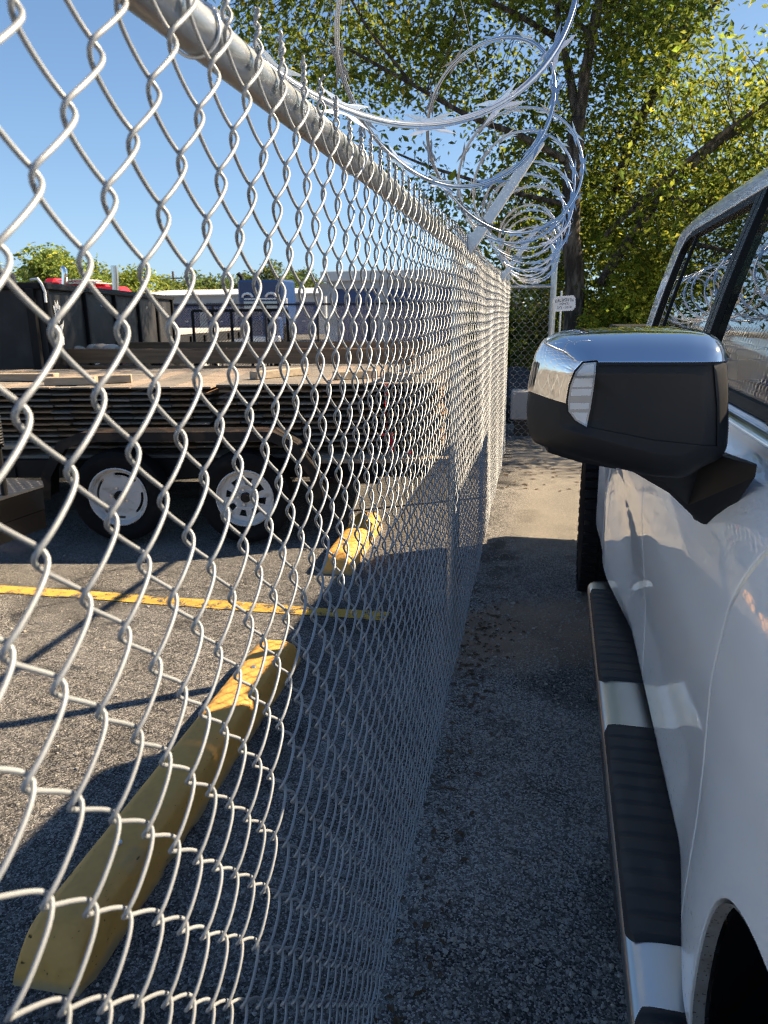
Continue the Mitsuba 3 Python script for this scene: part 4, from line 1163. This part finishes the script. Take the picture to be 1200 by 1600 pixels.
# ------------------------------------------------------------------ black dump trailer
def dump_trailer():
    k = thing('dump_trailer', 'black high sided dump trailer with a white emblem on its side', 'dump trailer')
    A, B = px(63, 444, 6.9), px(267, 468, 13.0)
    A[2] = B[2] = 1.86
    ex = B - A; ex[2] = 0; L = np.linalg.norm(ex); ex /= L
    ey = np.array([-ex[1], ex[0], 0])            # to the far side (-x)
    M = basis(np.array([A[0], A[1], 0]), ex, ey, (0, 0, 1)); W, zb, zt = 2.1, .86, 1.86
    add(xf(box((L, .04, zt - zb), (L / 2, .02, (zt + zb) / 2)), M), 'side_panel', 'm_dump', k)
    add(xf(box((L, .04, zt - zb), (L / 2, W - .02, (zt + zb) / 2)), M), 'side_panel', 'm_dump', k)
    add(xf(box((.04, W - .08, zt - zb + .02), (.02, W / 2, (zt + zb) / 2)), M), 'front_panel', 'm_dump', k)
    add(xf(box((.04, W - .08, zt - zb), (L - .02, W / 2, (zt + zb) / 2)), M), 'tailgate', 'm_dump', k)
    add(xf(box((L - .1, W - .1, .05), (L / 2, W / 2, zb + .03)), M), 'floor', 'm_dump', k)
    add(xf(box((L + .06, .10, .07), (L / 2, -.01, zt), bevel=.01), M), 'top_rail', 'm_frame_black', k)
    add(xf(box((.10, W, .07), (-.0, W / 2, zt), bevel=.01), M), 'top_rail', 'm_frame_black', k)
    for i in range(6):
        u = .05 + (L - .1) * i / 5
        add(xf(box((.075, .045, zt - zb), (u, -.0225, (zt + zb) / 2 - .02), bevel=.008), M), 'rib', 'm_frame_black', k)
    for i in range(4):
        add(xf(box((.07, .085, zt - zb), (-.035, .10 + (W - .2) * i / 3, (zt + zb) / 2 - .02), bevel=.008), M), 'rib', 'm_frame_black', k)
    add(xf(box((L, .12, .18), (L / 2, .10, .74)), M), 'chassis_rail', 'm_frame_black', k)
    add(xf(box((.6, W, .24), (-.2, W / 2, .78)), M), 'front_beam', 'm_dump', k)
    for i in range(5):
        u = .75 + i * (L / 5.2)
        add(xf(lathe([(0, -.012), (.012, -.012), (.016, 0)], 10, 'y', (u, 0, zt - .18)), M), 'bolt', 'm_steel', k)
    # tarp roll, bunched at the front corner
    t = tube([(-.02, .25, zt + .06), (-.02, .9, zt + .09), (-.02, 1.6, zt + .08), (-.02, W - .1, zt + .05)], [.07, .09, .08, .07], 12)
    t.vertices = t.vertices + (meshkit.fbm(t.vertices * 9, 3)[:, None] - .5) * .06
    add(xf(t, M), 'tarp_roll', 'm_tarp', k, smooth=40)
    rp = np.array([[.02, .10, zt + .06], [.0, .02, zt + .07], [-.05, -.03, zt + .02], [-.04, -.05, zt - .06], [-.05, -.05, zt - .16]])
    add(xf(tube(rp, .014, 7), M), 'tarp_rope', 'm_decal', k, smooth=True)
    # white emblem: crest over a ring with a letter, and a lower scroll
    def im(pts): return Polygon(pts)
    crest = unary_union([Point(0, .08).buffer(.105), im([(-.12, .10), (-.16, .20), (-.08, .19), (-.07, .27), (-.01, .21), (.05, .28), (.07, .20), (.13, .20), (.13, .06), (.02, -.06), (-.10, -.02)]), im([(-.13, .0), (-.06, -.12), (.16, -.06), (.22, -.01), (.19, -.09), (.06, -.20), (-.06, -.18)])])
    crest = crest.difference(Point(.03, .08).buffer(.075).difference(Point(.03, .08).buffer(.055))).difference(im([(-.09, .10), (-.06, .17), (-.055, .08)]))
    scroll = im([(-.12, -.24), (.02, -.22), (.14, -.27), (.13, -.36), (.0, -.38), (-.04, -.31), (-.12, -.33), (-.15, -.40), (-.18, -.35), (-.17, -.27)]).buffer(.008)
    Md = M @ basis((.37, -.006, 1.53), (.72, 0, 0), (0, 0, .72), (0, -1, 0))
    add(xf(cat(prism(crest.simplify(.002), .003), prism(scroll, .003)), Md), 'emblem', 'm_decal', k, label='white crest emblem with a ringed letter')
    add(text('E', .075, Md @ basis((.005, .045, .0035), (1, 0, 0), (0, 1, 0), (0, 0, 1))), 'emblem_letter', 'm_dump', k)
    for u, c, w in ((.36, 'm_reflector', .26), (2.5, 'm_reflector', .30), (2.82, 'm_red', .30)):
        add(xf(box((w, .006, .05), (u, -.004, zb + .07)), M), 'reflector', c, k)
    add(xf(box((.006, .30, .05), (-.004, .35, zb + .07)), M), 'reflector', 'm_reflector', k)
    add(xf(box((.18, .004, .10), (1.55, -.004, zb + .17)), M), 'decal', 'm_sign', k)
    for u in (L - 1.35, L - .45):
        trailer_wheel(u, .40, .20, 'slots', -.12, k, M, .40)
    f = prism(LineString([(L - 1.9, .55), (L - 1.8, .82), (L - .1, .84), (L + .05, .55)]).buffer(.012), .26)
    add(xf(f, M @ basis((0, .02, 0), (1, 0, 0), (0, 0, 1), (0, -1, 0))), 'fender', 'm_frame_black', k)
    tk = thing('rubbish_bag', 'small heap of pale rubble and a bag lying on the trailer side behind the panels', 'rubble')
    for i, (x, y_, s) in enumerate(((148, 543, .07), (160, 545, .09), (172, 544, .08), (183, 546, .07), (122, 545, .06))):
        m = trimesh.creation.icosphere(subdivisions=2, radius=s); m.vertices = m.vertices * [1.5, 1, .7] * (.7 + .6 * meshkit.fbm(m.vertices * 14 + i, 3)[:, None]); m.apply_translation(px(x, y_, 7.7) - [0, 0, .01])
        add(m, 'lump', ('m_concrete', 'm_gravel_a')[i % 2], tk, smooth=40)
dump_trailer()

# ------------------------------------------------------------------ vehicles and buildings far across the lot
def red_truck():
    k = thing('red_truck', 'red lorry with chrome exhaust stacks half hidden behind the dump trailer', 'lorry')
    Y = 18.0
    def bx(x0, y0, x1, y1, d, name, mat, Yo=0, bev=.06):
        a, b = px(x0, y1, Y + Yo), px(x1, y0, Y + Yo)
        add(box((b[0] - a[0], d, b[2] - a[2]), ((a[0] + b[0]) / 2, Y + Yo + d / 2, (a[2] + b[2]) / 2), bevel=bev), name, mat, k, smooth=30)
    bx(60, 442, 150, 480, .8, 'chassis_body', 'm_red', 0, .1)
    bx(140, 447, 186, 480, .7, 'hood', 'm_red', -.3, .12)
    bx(66, 434, 86, 448, .5, 'cab_fairing', 'm_red', -.1, .1)
    bx(88, 436, 132, 439, .8, 'ladder_rack', 'm_alu', -.2, .01)
    bx(92, 441, 150, 444, .8, 'ladder_rack', 'm_alu', -.25, .01)
    bx(60, 480, 186, 520, .8, 'lower_body', 'm_frame_black', .1, .05)
    for x in (80, 120, 170):
        p = px(x, 520, Y); add(lathe([(.28, -.12), (.48, -.13), (.50, -.08), (.50, .1), (.28, .1)], 28, 'y', (p[0], Y + .1, .50)), 'wheel', 'm_tyre', k, smooth=30)
    p = [px(101, 446, Y - .3), px(101, 428, Y - .3), px(100, 421, Y - .3), px(97, 419, Y - .3)]
    add(tube(p, .075, 14), 'exhaust_stack', 'm_chrome', k, smooth=40)
    p = [px(181, 458, Y - .4), px(180, 430, Y - .4), px(178.5, 415, Y - .4)]
    add(tube(p, .085, 14), 'exhaust_stack', 'm_chrome_dull', k, smooth=40)
red_truck()

def blue_truck():
    k = thing('blue_truck', 'blue box lorry facing the fence far across the lot', 'lorry')
    Y = 30.0
    a, b = px(376, 540, Y), px(441, 436, Y)
    x0, x1, zt = a[0], b[0], b[2]; w = x1 - x0; xc = (x0 + x1) / 2
    add(box((w, 1.7, zt - 1.1), (xc, Y + .85, (zt + 1.1) / 2), bevel=.08), 'body', 'm_bluetruck', k, smooth=30)
    add(box((w * .96, .6, 1.0), (xc, Y - .25, .95), bevel=.1), 'hood', 'm_bluetruck', k, smooth=30)
    add(box((w * .74, .03, .30), (xc + .0, Y - .015, 1.92), bevel=.01), 'windscreen', 'm_lamp_clear', k)
    add(box((w * .70, .03, .05), (xc, Y - .02, 2.16)), 'visor', 'm_alu', k)
    for s in (-1, 1):
        t = np.linspace(0, PI, 14)
        add(tube(np.stack([xc + s * w * .26 + .22 * np.cos(t), 0 * t + Y - .12, 2.22 + .16 * np.sin(t)], 1), .05, 8), 'wheel_arch_trim', 'm_decal', k, smooth=True)
        add(box((.10, .12, .34), (xc + s * (w / 2 + .16), Y - .1, 2.0), bevel=.02), 'mirror', 'm_alu', k)
        add(lathe([(.30, -.14), (.48, -.14), (.52, -.08), (.52, .12), (.30, .12)], 24, 'x', (xc + s * (w / 2 - .1), Y + .6, .52)), 'tyre', 'm_tyre', k, smooth=30)
        add(lathe([(0, -.10), (.12, -.12), (.2, -.06), (.30, -.1)], 20, 'x', (xc + s * (w / 2 - .1), Y + .6, .52)), 'hub', 'm_alu', k, smooth=30)
    add(box((w * 1.02, .2, .28), (xc, Y - .6, .55), bevel=.05), 'bumper', 'm_alu', k)
    p = px(363, 432, Y)
    add(tube([(x0 + .1, Y + .4, 2.6), (x0 + .05, Y + .4, 3.05), (x0 - .05, Y + .3, 3.2)], .09, 10), 'exhaust_stack', 'm_frame_black', k, smooth=30)
blue_truck()

def storage(name, lab, x0, x1, Y, h, depth, doors, doorh, parapet, gable=False):
    k = thing(name, lab, 'storage building')
    xs = sorted([x0] + [d for dd in doors for d in dd] + [x1])
    # wall with door openings: piers between, band above
    for a, b in zip(xs[0::2], xs[1::2]):
        if b - a > .02: add(box((b - a, .25, doorh), ((a + b) / 2, Y + .125, doorh / 2)), 'pier', 'm_bwall', k)
    add(box((x1 - x0, .25, h - doorh - parapet), ((x0 + x1) / 2, Y + .125, (h - parapet + doorh) / 2)), 'wall_band', 'm_bwall', k)
    if gable:
        zr = 1.57 + (h - 1.57) * (Y + depth / 2) / Y; ze = h - parapet + .02
        pr_ = Polygon([(-.35, ze - .06), (-.35, ze + .04), (depth / 2, zr), (depth + .1, ze + .04), (depth + .1, ze - .06), (depth / 2, zr - .10)])
        add(xf(prism(pr_, x1 - x0 + .6), basis((x0 - .3, Y, 0), (0, 1, 0), (0, 0, 1), (1, 0, 0))), 'roof', 'm_broof', k)
    else:
        add(box((x1 - x0 + .5, depth, parapet), ((x0 + x1) / 2, Y - .25 + depth / 2, h - parapet / 2), bevel=.03), 'roof', 'm_broof', k)
    add(box((x1 - x0, .2, h - parapet), ((x0 + x1) / 2, Y + depth - .6, (h - parapet) / 2)), 'back_wall', 'm_bwall', k)
    for s in (x0, x1):
        add(box((.2, depth - .9, h - parapet), (s + (.1 if s == x0 else -.1), Y + depth / 2, (h - parapet) / 2)), 'end_wall', 'm_bwall', k)
    for a, b in doors:
        m = []
        n = 14
        for i in range(n):
            hh = doorh / n
            m.append(box((b - a, .05, hh - .02), ((a + b) / 2, Y + .14 + (.012 if i % 2 else 0), hh * (i + .5))))
        m.append(box((b - a, .03, doorh), ((a + b) / 2, Y + .18, doorh / 2)))
        d = add(cat(m), 'roller_door', 'm_bluedoor', k)
        add(box((.25, .04, .05), ((a + b) / 2, Y + .09, 1.0)), 'latch', 'm_steel', d)
b2x = lambda p: px(p, 480, 38)[0]
storage('storage_building', 'long pale storage building with blue roller doors across the lot, nearest of the two', b2x(511), b2x(815), 38, 3.62, 9.0,
        [(b2x(526), b2x(590)), (b2x(606), b2x(664)), (b2x(678), b2x(730)), (b2x(742), b2x(790))], 2.75, .50)
b1x = lambda p: px(p, 480, 56)[0]
storage('storage_building', 'low white roofed storage building with blue doors farther back on the left', b1x(150), b1x(507), 56, 3.42, 9.0,
        [(b1x(268), b1x(311)), (b1x(322), b1x(366)), (b1x(452), b1x(495)), (b1x(210), b1x(256))], 2.40, .42, True)

def black_fence():
    k = thing('black_fence', 'black chain link fence crossing the far part of the lot', 'fence')
    a, b = px(250, 478, 21), px(740, 474, 23)
    o = np.array([a[0], a[1], 0]); ex = b - a; ex[2] = 0; L = np.linalg.norm(ex); ex /= L
    M = basis(o, ex, (-ex[1], ex[0], 0), (0, 0, 1)); H = 1.83
    add(xf(rod((0, 0, H), (L, 0, H), .03, 8), M), 'top_rail', 'm_black_mesh', k, smooth=30)
    n = 6
    for i in range(n + 1):
        add(xf(rod((L * i / n, 0, 0), (L * i / n, 0, H), .035, 8), M), 'post', 'm_black_mesh', k, smooth=30)
    ws = []
    st = .075
    for i in range(int((L + H) / st)):
        c = i * st - H
        u0, u1 = max(0, c), min(L, c + H)
        if u1 > u0:
            ws.append(rod((u0, 0, u0 - c), (u1, 0, u1 - c), .0028, 3)); ws.append(rod((u0, .004, H - (u0 - c)), (u1, .004, H - (u1 - c)), .0028, 3))
    add(xf(cat(ws), M), 'mesh', 'm_black_mesh', k, kind='stuff', label='black diamond wire mesh')
black_fence()

def poles():
    k = thing('utility_pole', 'wooden utility pole with one crossarm on the skyline behind the storage units', 'utility pole')
    p = px(270, 424, 75); h = p[2]
    add(rod((p[0], 75, 0), (p[0], 75, h), .16, 10, .11), 'pole', 'm_pole_wood', k, smooth=30)
    add(box((2.2, .12, .14), (p[0], 74.9, h - .7)), 'crossarm', 'm_pole_wood', k)
    for d in (-1, -.4, .4, 1): add(lathe([(0, .2), (.05, .18), (.05, 0)], 8, 'z', (p[0] + d, 74.9, h - .63)), 'insulator', 'm_steel', k)
    ln = []
    c = thing('power_line', 'thin power line hanging across the sky over the far trees', 'cable')
    q = np.linspace(0, 1, 24)
    a, b = np.array([p[0], 74.9, h - .55]), px(-60, 405, 60)
    pts = a + q[:, None] * (b - a); pts[:, 2] -= 1.2 * 4 * q * (1 - q) * .4
    add(tube(pts, .012, 4), 'wire', 'm_frame_black', c, smooth=True)
    d = thing('dish_mast', 'round dish on a thin white mast rising beside the storage building roof', 'satellite dish')
    t = px(507, 461, 36); b_ = t[2]
    add(rod((t[0], 36, 0), (t[0], 36, b_ + .2), .03, 8), 'mast', 'm_alu', d, smooth=30)
    m = lathe([(0, .0), (.15, -.02), (.27, -.07), (.30, -.10), (.28, -.07), (.15, -.01), (0, .02)], 24, 'y', (0, 0, 0)); m.apply_transform(trimesh.transformations.rotation_matrix(.35, [0, 0, 1]))
    m.apply_translation((t[0], 35.9, b_ + .25)); add(m, 'dish', 'm_concrete', d, smooth=True)
poles()

# ------------------------------------------------------------------ foliage
def leaf_mesh(pos, size, g, cols, droop=.5, asp=.48):
    """folded leaves (2 quads -> 4 triangles each would be heavy: two triangles about the midrib)"""
    n = len(pos)
    th = g.uniform(0, 2 * PI, n); ph = g.normal(-droop, .45, n)
    ax = np.stack([np.cos(th) * np.cos(ph), np.sin(th) * np.cos(ph), np.sin(ph)], 1)
    rr = g.normal(0, 1, (n, 3)); rr[:, 2] += .6
    sd = np.cross(ax, rr); sd /= np.linalg.norm(sd, axis=1, keepdims=True) + 1e-9
    up = np.cross(sd, ax)
    s = size * g.lognormal(0, .25, n)[:, None]
    fold = g.uniform(.05, .35, n)[:, None]
    a = pos; b = pos + ax * s
    mid = pos + ax * s * .42
    l = mid + sd * s * asp * .5 + up * s * fold * .4; r = mid - sd * s * asp * .5 + up * s * fold * .4
    v = np.stack([a, l, b, r], 1).reshape(-1, 3)
    k = np.arange(n) * 4
    f = np.stack([np.stack([k, k + 1, k + 2], 1), np.stack([k, k + 2, k + 3], 1)], 1).reshape(-1, 3)
    c = np.repeat(cols, 4, axis=0)
    return v, f, c

LEAF = np.array([[.10, .14, .03], [.16, .21, .04], [.225, .27, .045], [.33, .34, .05], [.46, .41, .05]])
def leaf_cols(g, n, w):
    i = g.choice(len(LEAF), n, p=w)
    c = LEAF[i] * g.uniform(.75, 1.25, (n, 1))
    return c * (1 + g.normal(0, .06, (n, 3)))

def limb(pts, r0, r1, sides=9, seed=0, wob=.03):
    pts = np.asarray(pts, float); t = np.linspace(0, 1, len(pts)); q = np.linspace(0, 1, max(10, len(pts) * 6))
    P = np.stack([PchipInterpolator(t, pts[:, k])(q) for k in range(3)], 1)
    P += (meshkit.fbm(np.stack([q * 5, q * 0 + seed, q * 0], 1), 2, seed)[:, None] - .5) * wob * 2 * np.array([1, 1, .2])
    return P, tube(P, r0 + (r1 - r0) * q, sides)

def big_tree():
    k = thing('shade_tree', 'big shade tree with dark leaning trunks and thin yellow green leaves behind the cross fence', 'tree')
    Y = 11.5
    w = lambda x, y, Yd: px(x, y, Yd)
    specs = [([(.86, Y, 0), w(900, 470, Y), w(893, 330, Y), w(898, 240, Y), w(905, 185, Y)], .155, .105),
             ([w(905, 190, Y), w(912, 130, Y), w(925, 60, Y), w(945, -30, Y), w(965, -200, Y)], .085, .05),
             ([w(903, 195, Y), w(890, 120, Y + .3), w(875, 40, Y + .6), w(860, -90, Y + 1)], .07, .035),
             ([w(940, 445, Y + .2), w(985, 370, Y + .3), w(1035, 305, Y + .5), w(1090, 250, Y + .6), w(1150, 205, Y + .9), w(1230, 150, Y + 1.2)], .075, .045),
             ([w(960, 300, Y + 1.5), w(1000, 190, Y + 1.5), w(1045, 100, Y + 1.5), w(1075, 20, Y + 1.5), w(1100, -80, Y + 1.5)], .085, .05),
             ([w(1045, 105, Y + 1.5), w(1085, 45, Y + 1.6), w(1130, -10, Y + 1.7), w(1190, -90, Y + 1.8)], .045, .025),
             ([w(895, 260, Y), w(820, 215, Y - .3), w(740, 185, Y - .5), w(640, 130, Y - .7), w(520, 60, Y - .8)], .055, .02),
             ([w(890, 320, Y), w(800, 300, Y - .2), w(700, 270, Y - .4), w(620, 240, Y - .5)], .04, .014),
             ([w(870, 60, Y + .6), w(760, 0, Y + .2), w(640, -40, Y), w(520, -70, Y)], .045, .018),
             ([w(640, 130, Y - .7), w(560, 20, Y - .8), w(500, -80, Y - .8)], .024, .012),
             ([w(1035, 305, Y + .5), w(1110, 320, Y + .3), w(1200, 330, Y + .2)], .03, .012),
             ([w(925, 60, Y), w(840, -30, Y + .2), w(740, -120, Y + .4)], .035, .016),
             ([w(945, -30, Y), w(1020, -120, Y), w(1120, -200, Y)], .04, .02)]
    paths, ms = [], []
    for i, (p, a, b) in enumerate(specs):
        P, m = limb(p, a, b, 12 if a > .1 else 8, i); paths.append(P); ms.append(m)
        add(m, 'trunk' if i == 0 else 'limb', 'm_bark', k, smooth=True)
    P, m = limb([(1.2, 11.6, 2.6), (2.6, 11.0, 3.8), (4.3, 10.6, 4.7), (6.2, 10.4, 5.6)], .035, .015, 8, 77); paths.append(P); add(m, 'limb', 'm_bark', k, smooth=True)  # extra limb, added so its leaves out of view shade the cross fence
    allp = np.vstack(paths)
    g = np.random.default_rng(31)
    # leaf clusters: filling the crown as far as it shows, thicker near the limbs
    n = 3800
    cl = []
    while len(cl) < n:
        q = np.stack([g.uniform(-5.5, 7.0, 4000), g.uniform(9.9, 14.8, 4000), g.uniform(.6, 8.2, 4000)], 1)
        dens = meshkit.fbm(q * .75, 3, 4)
        d = np.sqrt((((q[:, None] - allp[None, ::3]) ** 2).sum(-1)).min(1))
        # crown outline: rises to the right, thins to the left, sun gap on the upper right
        lim = np.interp(q[:, 0], [-5, -3.5, -2.4, -1.2, 0, 2, 5], [5.6, 5.0, 3.95, 2.9, 1.9, 1.0, .6])
        ok = (q[:, 2] > lim + .35 * (dens - .5)) & (dens > .40 + .10 * (d > 1.0) - .06 * (q[:, 0] > 1)) & (d < 2.2)
        ok &= ~((q[:, 0] > 2.35 + .2 * (q[:, 1] - 12)) & (q[:, 2] > 4.75 - .25 * (q[:, 0] - 3)) & (q[:, 2] < 6.3 + .5 * (q[:, 0] - 3)) )
        # the crown stays beyond the sunlit strip of ground
        gx, gy = q[:, 0] - 1.078 * q[:, 2], q[:, 1] - .654 * q[:, 2]
        ok &= ~((gy < 7.4 - .0 * gx) & (gx > -.9) & (gx < 1.2))
        tr = np.abs(q[:, 0] - .75) < .55
        ok &= ~(tr & (q[:, 1] < 11.6) & (q[:, 2] < 4.6))
        ok &= (q[:, 1] > 11.3) | (g.random(len(q)) < .45) | (q[:, 0] > 3.6)
        cl += list(q[ok])
    cl = np.array(cl[:n])
    # twigs from each cluster towards its nearest limb point
    near = allp[np.argmin(((cl[:, None] - allp[None, ::2]) ** 2).sum(-1), 1) * 2]
    tv, tf, o = [], [], 0
    for i in range(0, n, 3):
        a, b = cl[i], near[i]
        L = np.linalg.norm(b - a)
        e = a + (b - a) * min(1, 1.1 / max(L, .1))
        md = (a + e) / 2 + g.normal(0, .05, 3) + [0, 0, .06]
        m = tube([e, md, a], [.009, .006, .003], 3, cap=False); tv.append(m.vertices); tf.append(m.faces + o); o += len(m.vertices)
    add((np.vstack(tv), np.vstack(tf)), 'twigs', 'm_bark', k, kind='stuff', label='thin dark twigs')
    per = 21
    pos = (cl[:, None] + g.normal(0, 1, (n, per, 3)) * [.19, .19, .15]).reshape(-1, 3)
    cw = g.random(n) ** 2
    mixw = np.array([.27, .37, .26, .08, .02])
    cols = leaf_cols(g, n * per, mixw) * np.repeat(.85 + .5 * cw, per)[:, None]
    v, f, c = leaf_mesh(pos, .096, g, cols, .45, .46)
    put(mikit.ply((v, f), 'm_leaf', color=np.clip(c, 0, 1)), 'crown', k, kind='stuff', label='airy crown of small leaves, yellowing in places')
big_tree()

def foliage_thing(name, lab, cat_, blobs, n, size, seed, tint=(1, 1, 1), w=(.35, .35, .22, .06, .02), trunk=None, mat='m_leaf_far', asp=.5):
    k = thing(name, lab, cat_)
    g = np.random.default_rng(seed)
    blobs = np.array(blobs, float); vol = blobs[:, 3] * blobs[:, 4] * blobs[:, 5]
    i = g.choice(len(blobs), n * 3, p=vol / vol.sum())
    u = g.normal(0, 1, (n * 3, 3)); u /= np.linalg.norm(u, axis=1, keepdims=True); u *= (g.random((n * 3, 1)) ** .45)
    p = blobs[i, :3] + u * blobs[i, 3:]
    sc_ = blobs[:, 3:].mean()
    keep = meshkit.fbm(p * (2.6 / sc_), 3, seed) > .46
    p = p[keep & (p[:, 2] > .05)][:n]
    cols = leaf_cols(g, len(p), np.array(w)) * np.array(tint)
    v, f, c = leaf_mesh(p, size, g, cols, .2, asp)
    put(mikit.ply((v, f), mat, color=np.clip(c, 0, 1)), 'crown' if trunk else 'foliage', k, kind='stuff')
    if trunk:
        for j, (a, b, r) in enumerate(trunk):
            add(rod(a, b, r, 8, r * .6), 'trunk' if j == 0 else 'limb', 'm_bark', k, smooth=True)
    return k

def far_trees():
    def tree(x, ytop, ybot, wpx, Y, lab, seed, tint, n=5200, size=.32):
        a = px(x, ytop, Y); b = px(x + wpx, ytop, Y); W = b[0] - a[0]; h = a[2]
        bl = []
        g = np.random.default_rng(seed)
        for q in range(9):
            bl.append((a[0] + g.uniform(-.5, .5) * W, Y + g.uniform(-2, 2), h * g.uniform(.48, .82), W * g.uniform(.16, .26), 2.0, h * g.uniform(.14, .22)))
        bl.append((a[0], Y, h * .86, W * .2, 1.6, h * .15)); bl.append((a[0], Y, h * .45, W * .5, 2.5, h * .3))
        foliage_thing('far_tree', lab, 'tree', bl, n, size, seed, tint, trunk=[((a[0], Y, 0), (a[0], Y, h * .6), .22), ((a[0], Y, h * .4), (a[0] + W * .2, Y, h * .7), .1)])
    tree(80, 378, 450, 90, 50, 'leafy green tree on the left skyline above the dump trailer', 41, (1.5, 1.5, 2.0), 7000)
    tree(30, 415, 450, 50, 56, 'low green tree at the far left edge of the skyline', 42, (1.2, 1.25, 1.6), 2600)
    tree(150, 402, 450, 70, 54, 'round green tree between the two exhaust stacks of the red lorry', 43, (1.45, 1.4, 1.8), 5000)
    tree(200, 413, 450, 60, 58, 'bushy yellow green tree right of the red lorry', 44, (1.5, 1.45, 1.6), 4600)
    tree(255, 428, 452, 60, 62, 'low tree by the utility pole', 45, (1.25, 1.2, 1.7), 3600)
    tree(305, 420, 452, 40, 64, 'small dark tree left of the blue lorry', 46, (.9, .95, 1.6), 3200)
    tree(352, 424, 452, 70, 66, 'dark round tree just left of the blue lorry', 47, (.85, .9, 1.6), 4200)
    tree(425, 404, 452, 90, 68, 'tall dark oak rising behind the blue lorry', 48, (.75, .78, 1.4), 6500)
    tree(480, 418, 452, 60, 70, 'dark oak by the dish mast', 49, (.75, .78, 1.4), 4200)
    tree(-60, 400, 450, 90, 60, 'green tree beyond the left edge of the skyline', 50, (1.2, 1.2, 1.6), 3000)
far_trees()

def back_growth():
    # dense growth behind the cross fence, standing in the shade tree's own shadow
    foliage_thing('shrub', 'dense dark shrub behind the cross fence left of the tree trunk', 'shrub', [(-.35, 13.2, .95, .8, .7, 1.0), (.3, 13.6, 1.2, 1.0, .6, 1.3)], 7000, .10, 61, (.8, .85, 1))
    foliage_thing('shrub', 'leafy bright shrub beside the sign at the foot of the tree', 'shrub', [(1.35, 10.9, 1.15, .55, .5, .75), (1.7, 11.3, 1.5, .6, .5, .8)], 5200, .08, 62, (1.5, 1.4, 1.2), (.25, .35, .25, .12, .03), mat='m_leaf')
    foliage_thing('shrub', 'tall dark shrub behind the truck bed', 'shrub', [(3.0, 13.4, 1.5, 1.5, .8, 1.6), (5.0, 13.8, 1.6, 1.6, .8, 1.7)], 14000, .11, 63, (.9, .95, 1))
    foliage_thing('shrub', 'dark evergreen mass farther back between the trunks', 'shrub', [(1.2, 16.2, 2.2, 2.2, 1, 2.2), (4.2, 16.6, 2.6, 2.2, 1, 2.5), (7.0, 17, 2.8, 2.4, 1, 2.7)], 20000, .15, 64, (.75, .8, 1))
    k = thing('old_fence', 'dark weathered plank fence in the shade behind the cross fence', 'fence')
    g = np.random.default_rng(66)
    for i in range(26):
        add(box((.138, .02, 1.7 + g.normal(0, .03)), (-1.2 + .15 * i, 14.6, .86), ry=g.normal(0, .01)), 'plank', 'm_wood_brown', k)
    add(box((4.0, .04, .09), (.75, 14.64, 1.3)), 'rail', 'm_wood_brown', k); add(box((4.0, .04, .09), (.75, 14.64, .45)), 'rail', 'm_wood_brown', k)
    b = thing('white_crate', 'scuffed whitish block standing on the ground just behind the cross fence', 'block')
    a, c = px(797, 655, 9.6), px(850, 614, 9.6)
    add(box((c[0] - a[0], .4, c[2] - a[2] + .02), ((a[0] + c[0]) / 2, 9.8, (a[2] + c[2]) / 2), bevel=.015), 'block', 'm_slab', b, smooth=30)
    add(box((c[0] - a[0] - .1, .3, a[2] - .0), ((a[0] + c[0]) / 2, 9.8, a[2] / 2 - .005)), 'base', 'm_dark_soil', b)
    t = thing('tarp_heap', 'blue black tarpaulin heap behind the cross fence left of its post', 'tarpaulin')
    m = trimesh.creation.icosphere(subdivisions=4, radius=1); m.vertices = m.vertices * [.50, .4, .40] * (.7 + .6 * meshkit.fbm(m.vertices * 2.2, 4)[:, None]); m.vertices[:, 2] = np.maximum(m.vertices[:, 2] + .35, 0)
    m.apply_translation((.02, 11.0, 0)); add(m, 'cloth', 'm_tarp', t, smooth=60)
back_growth()
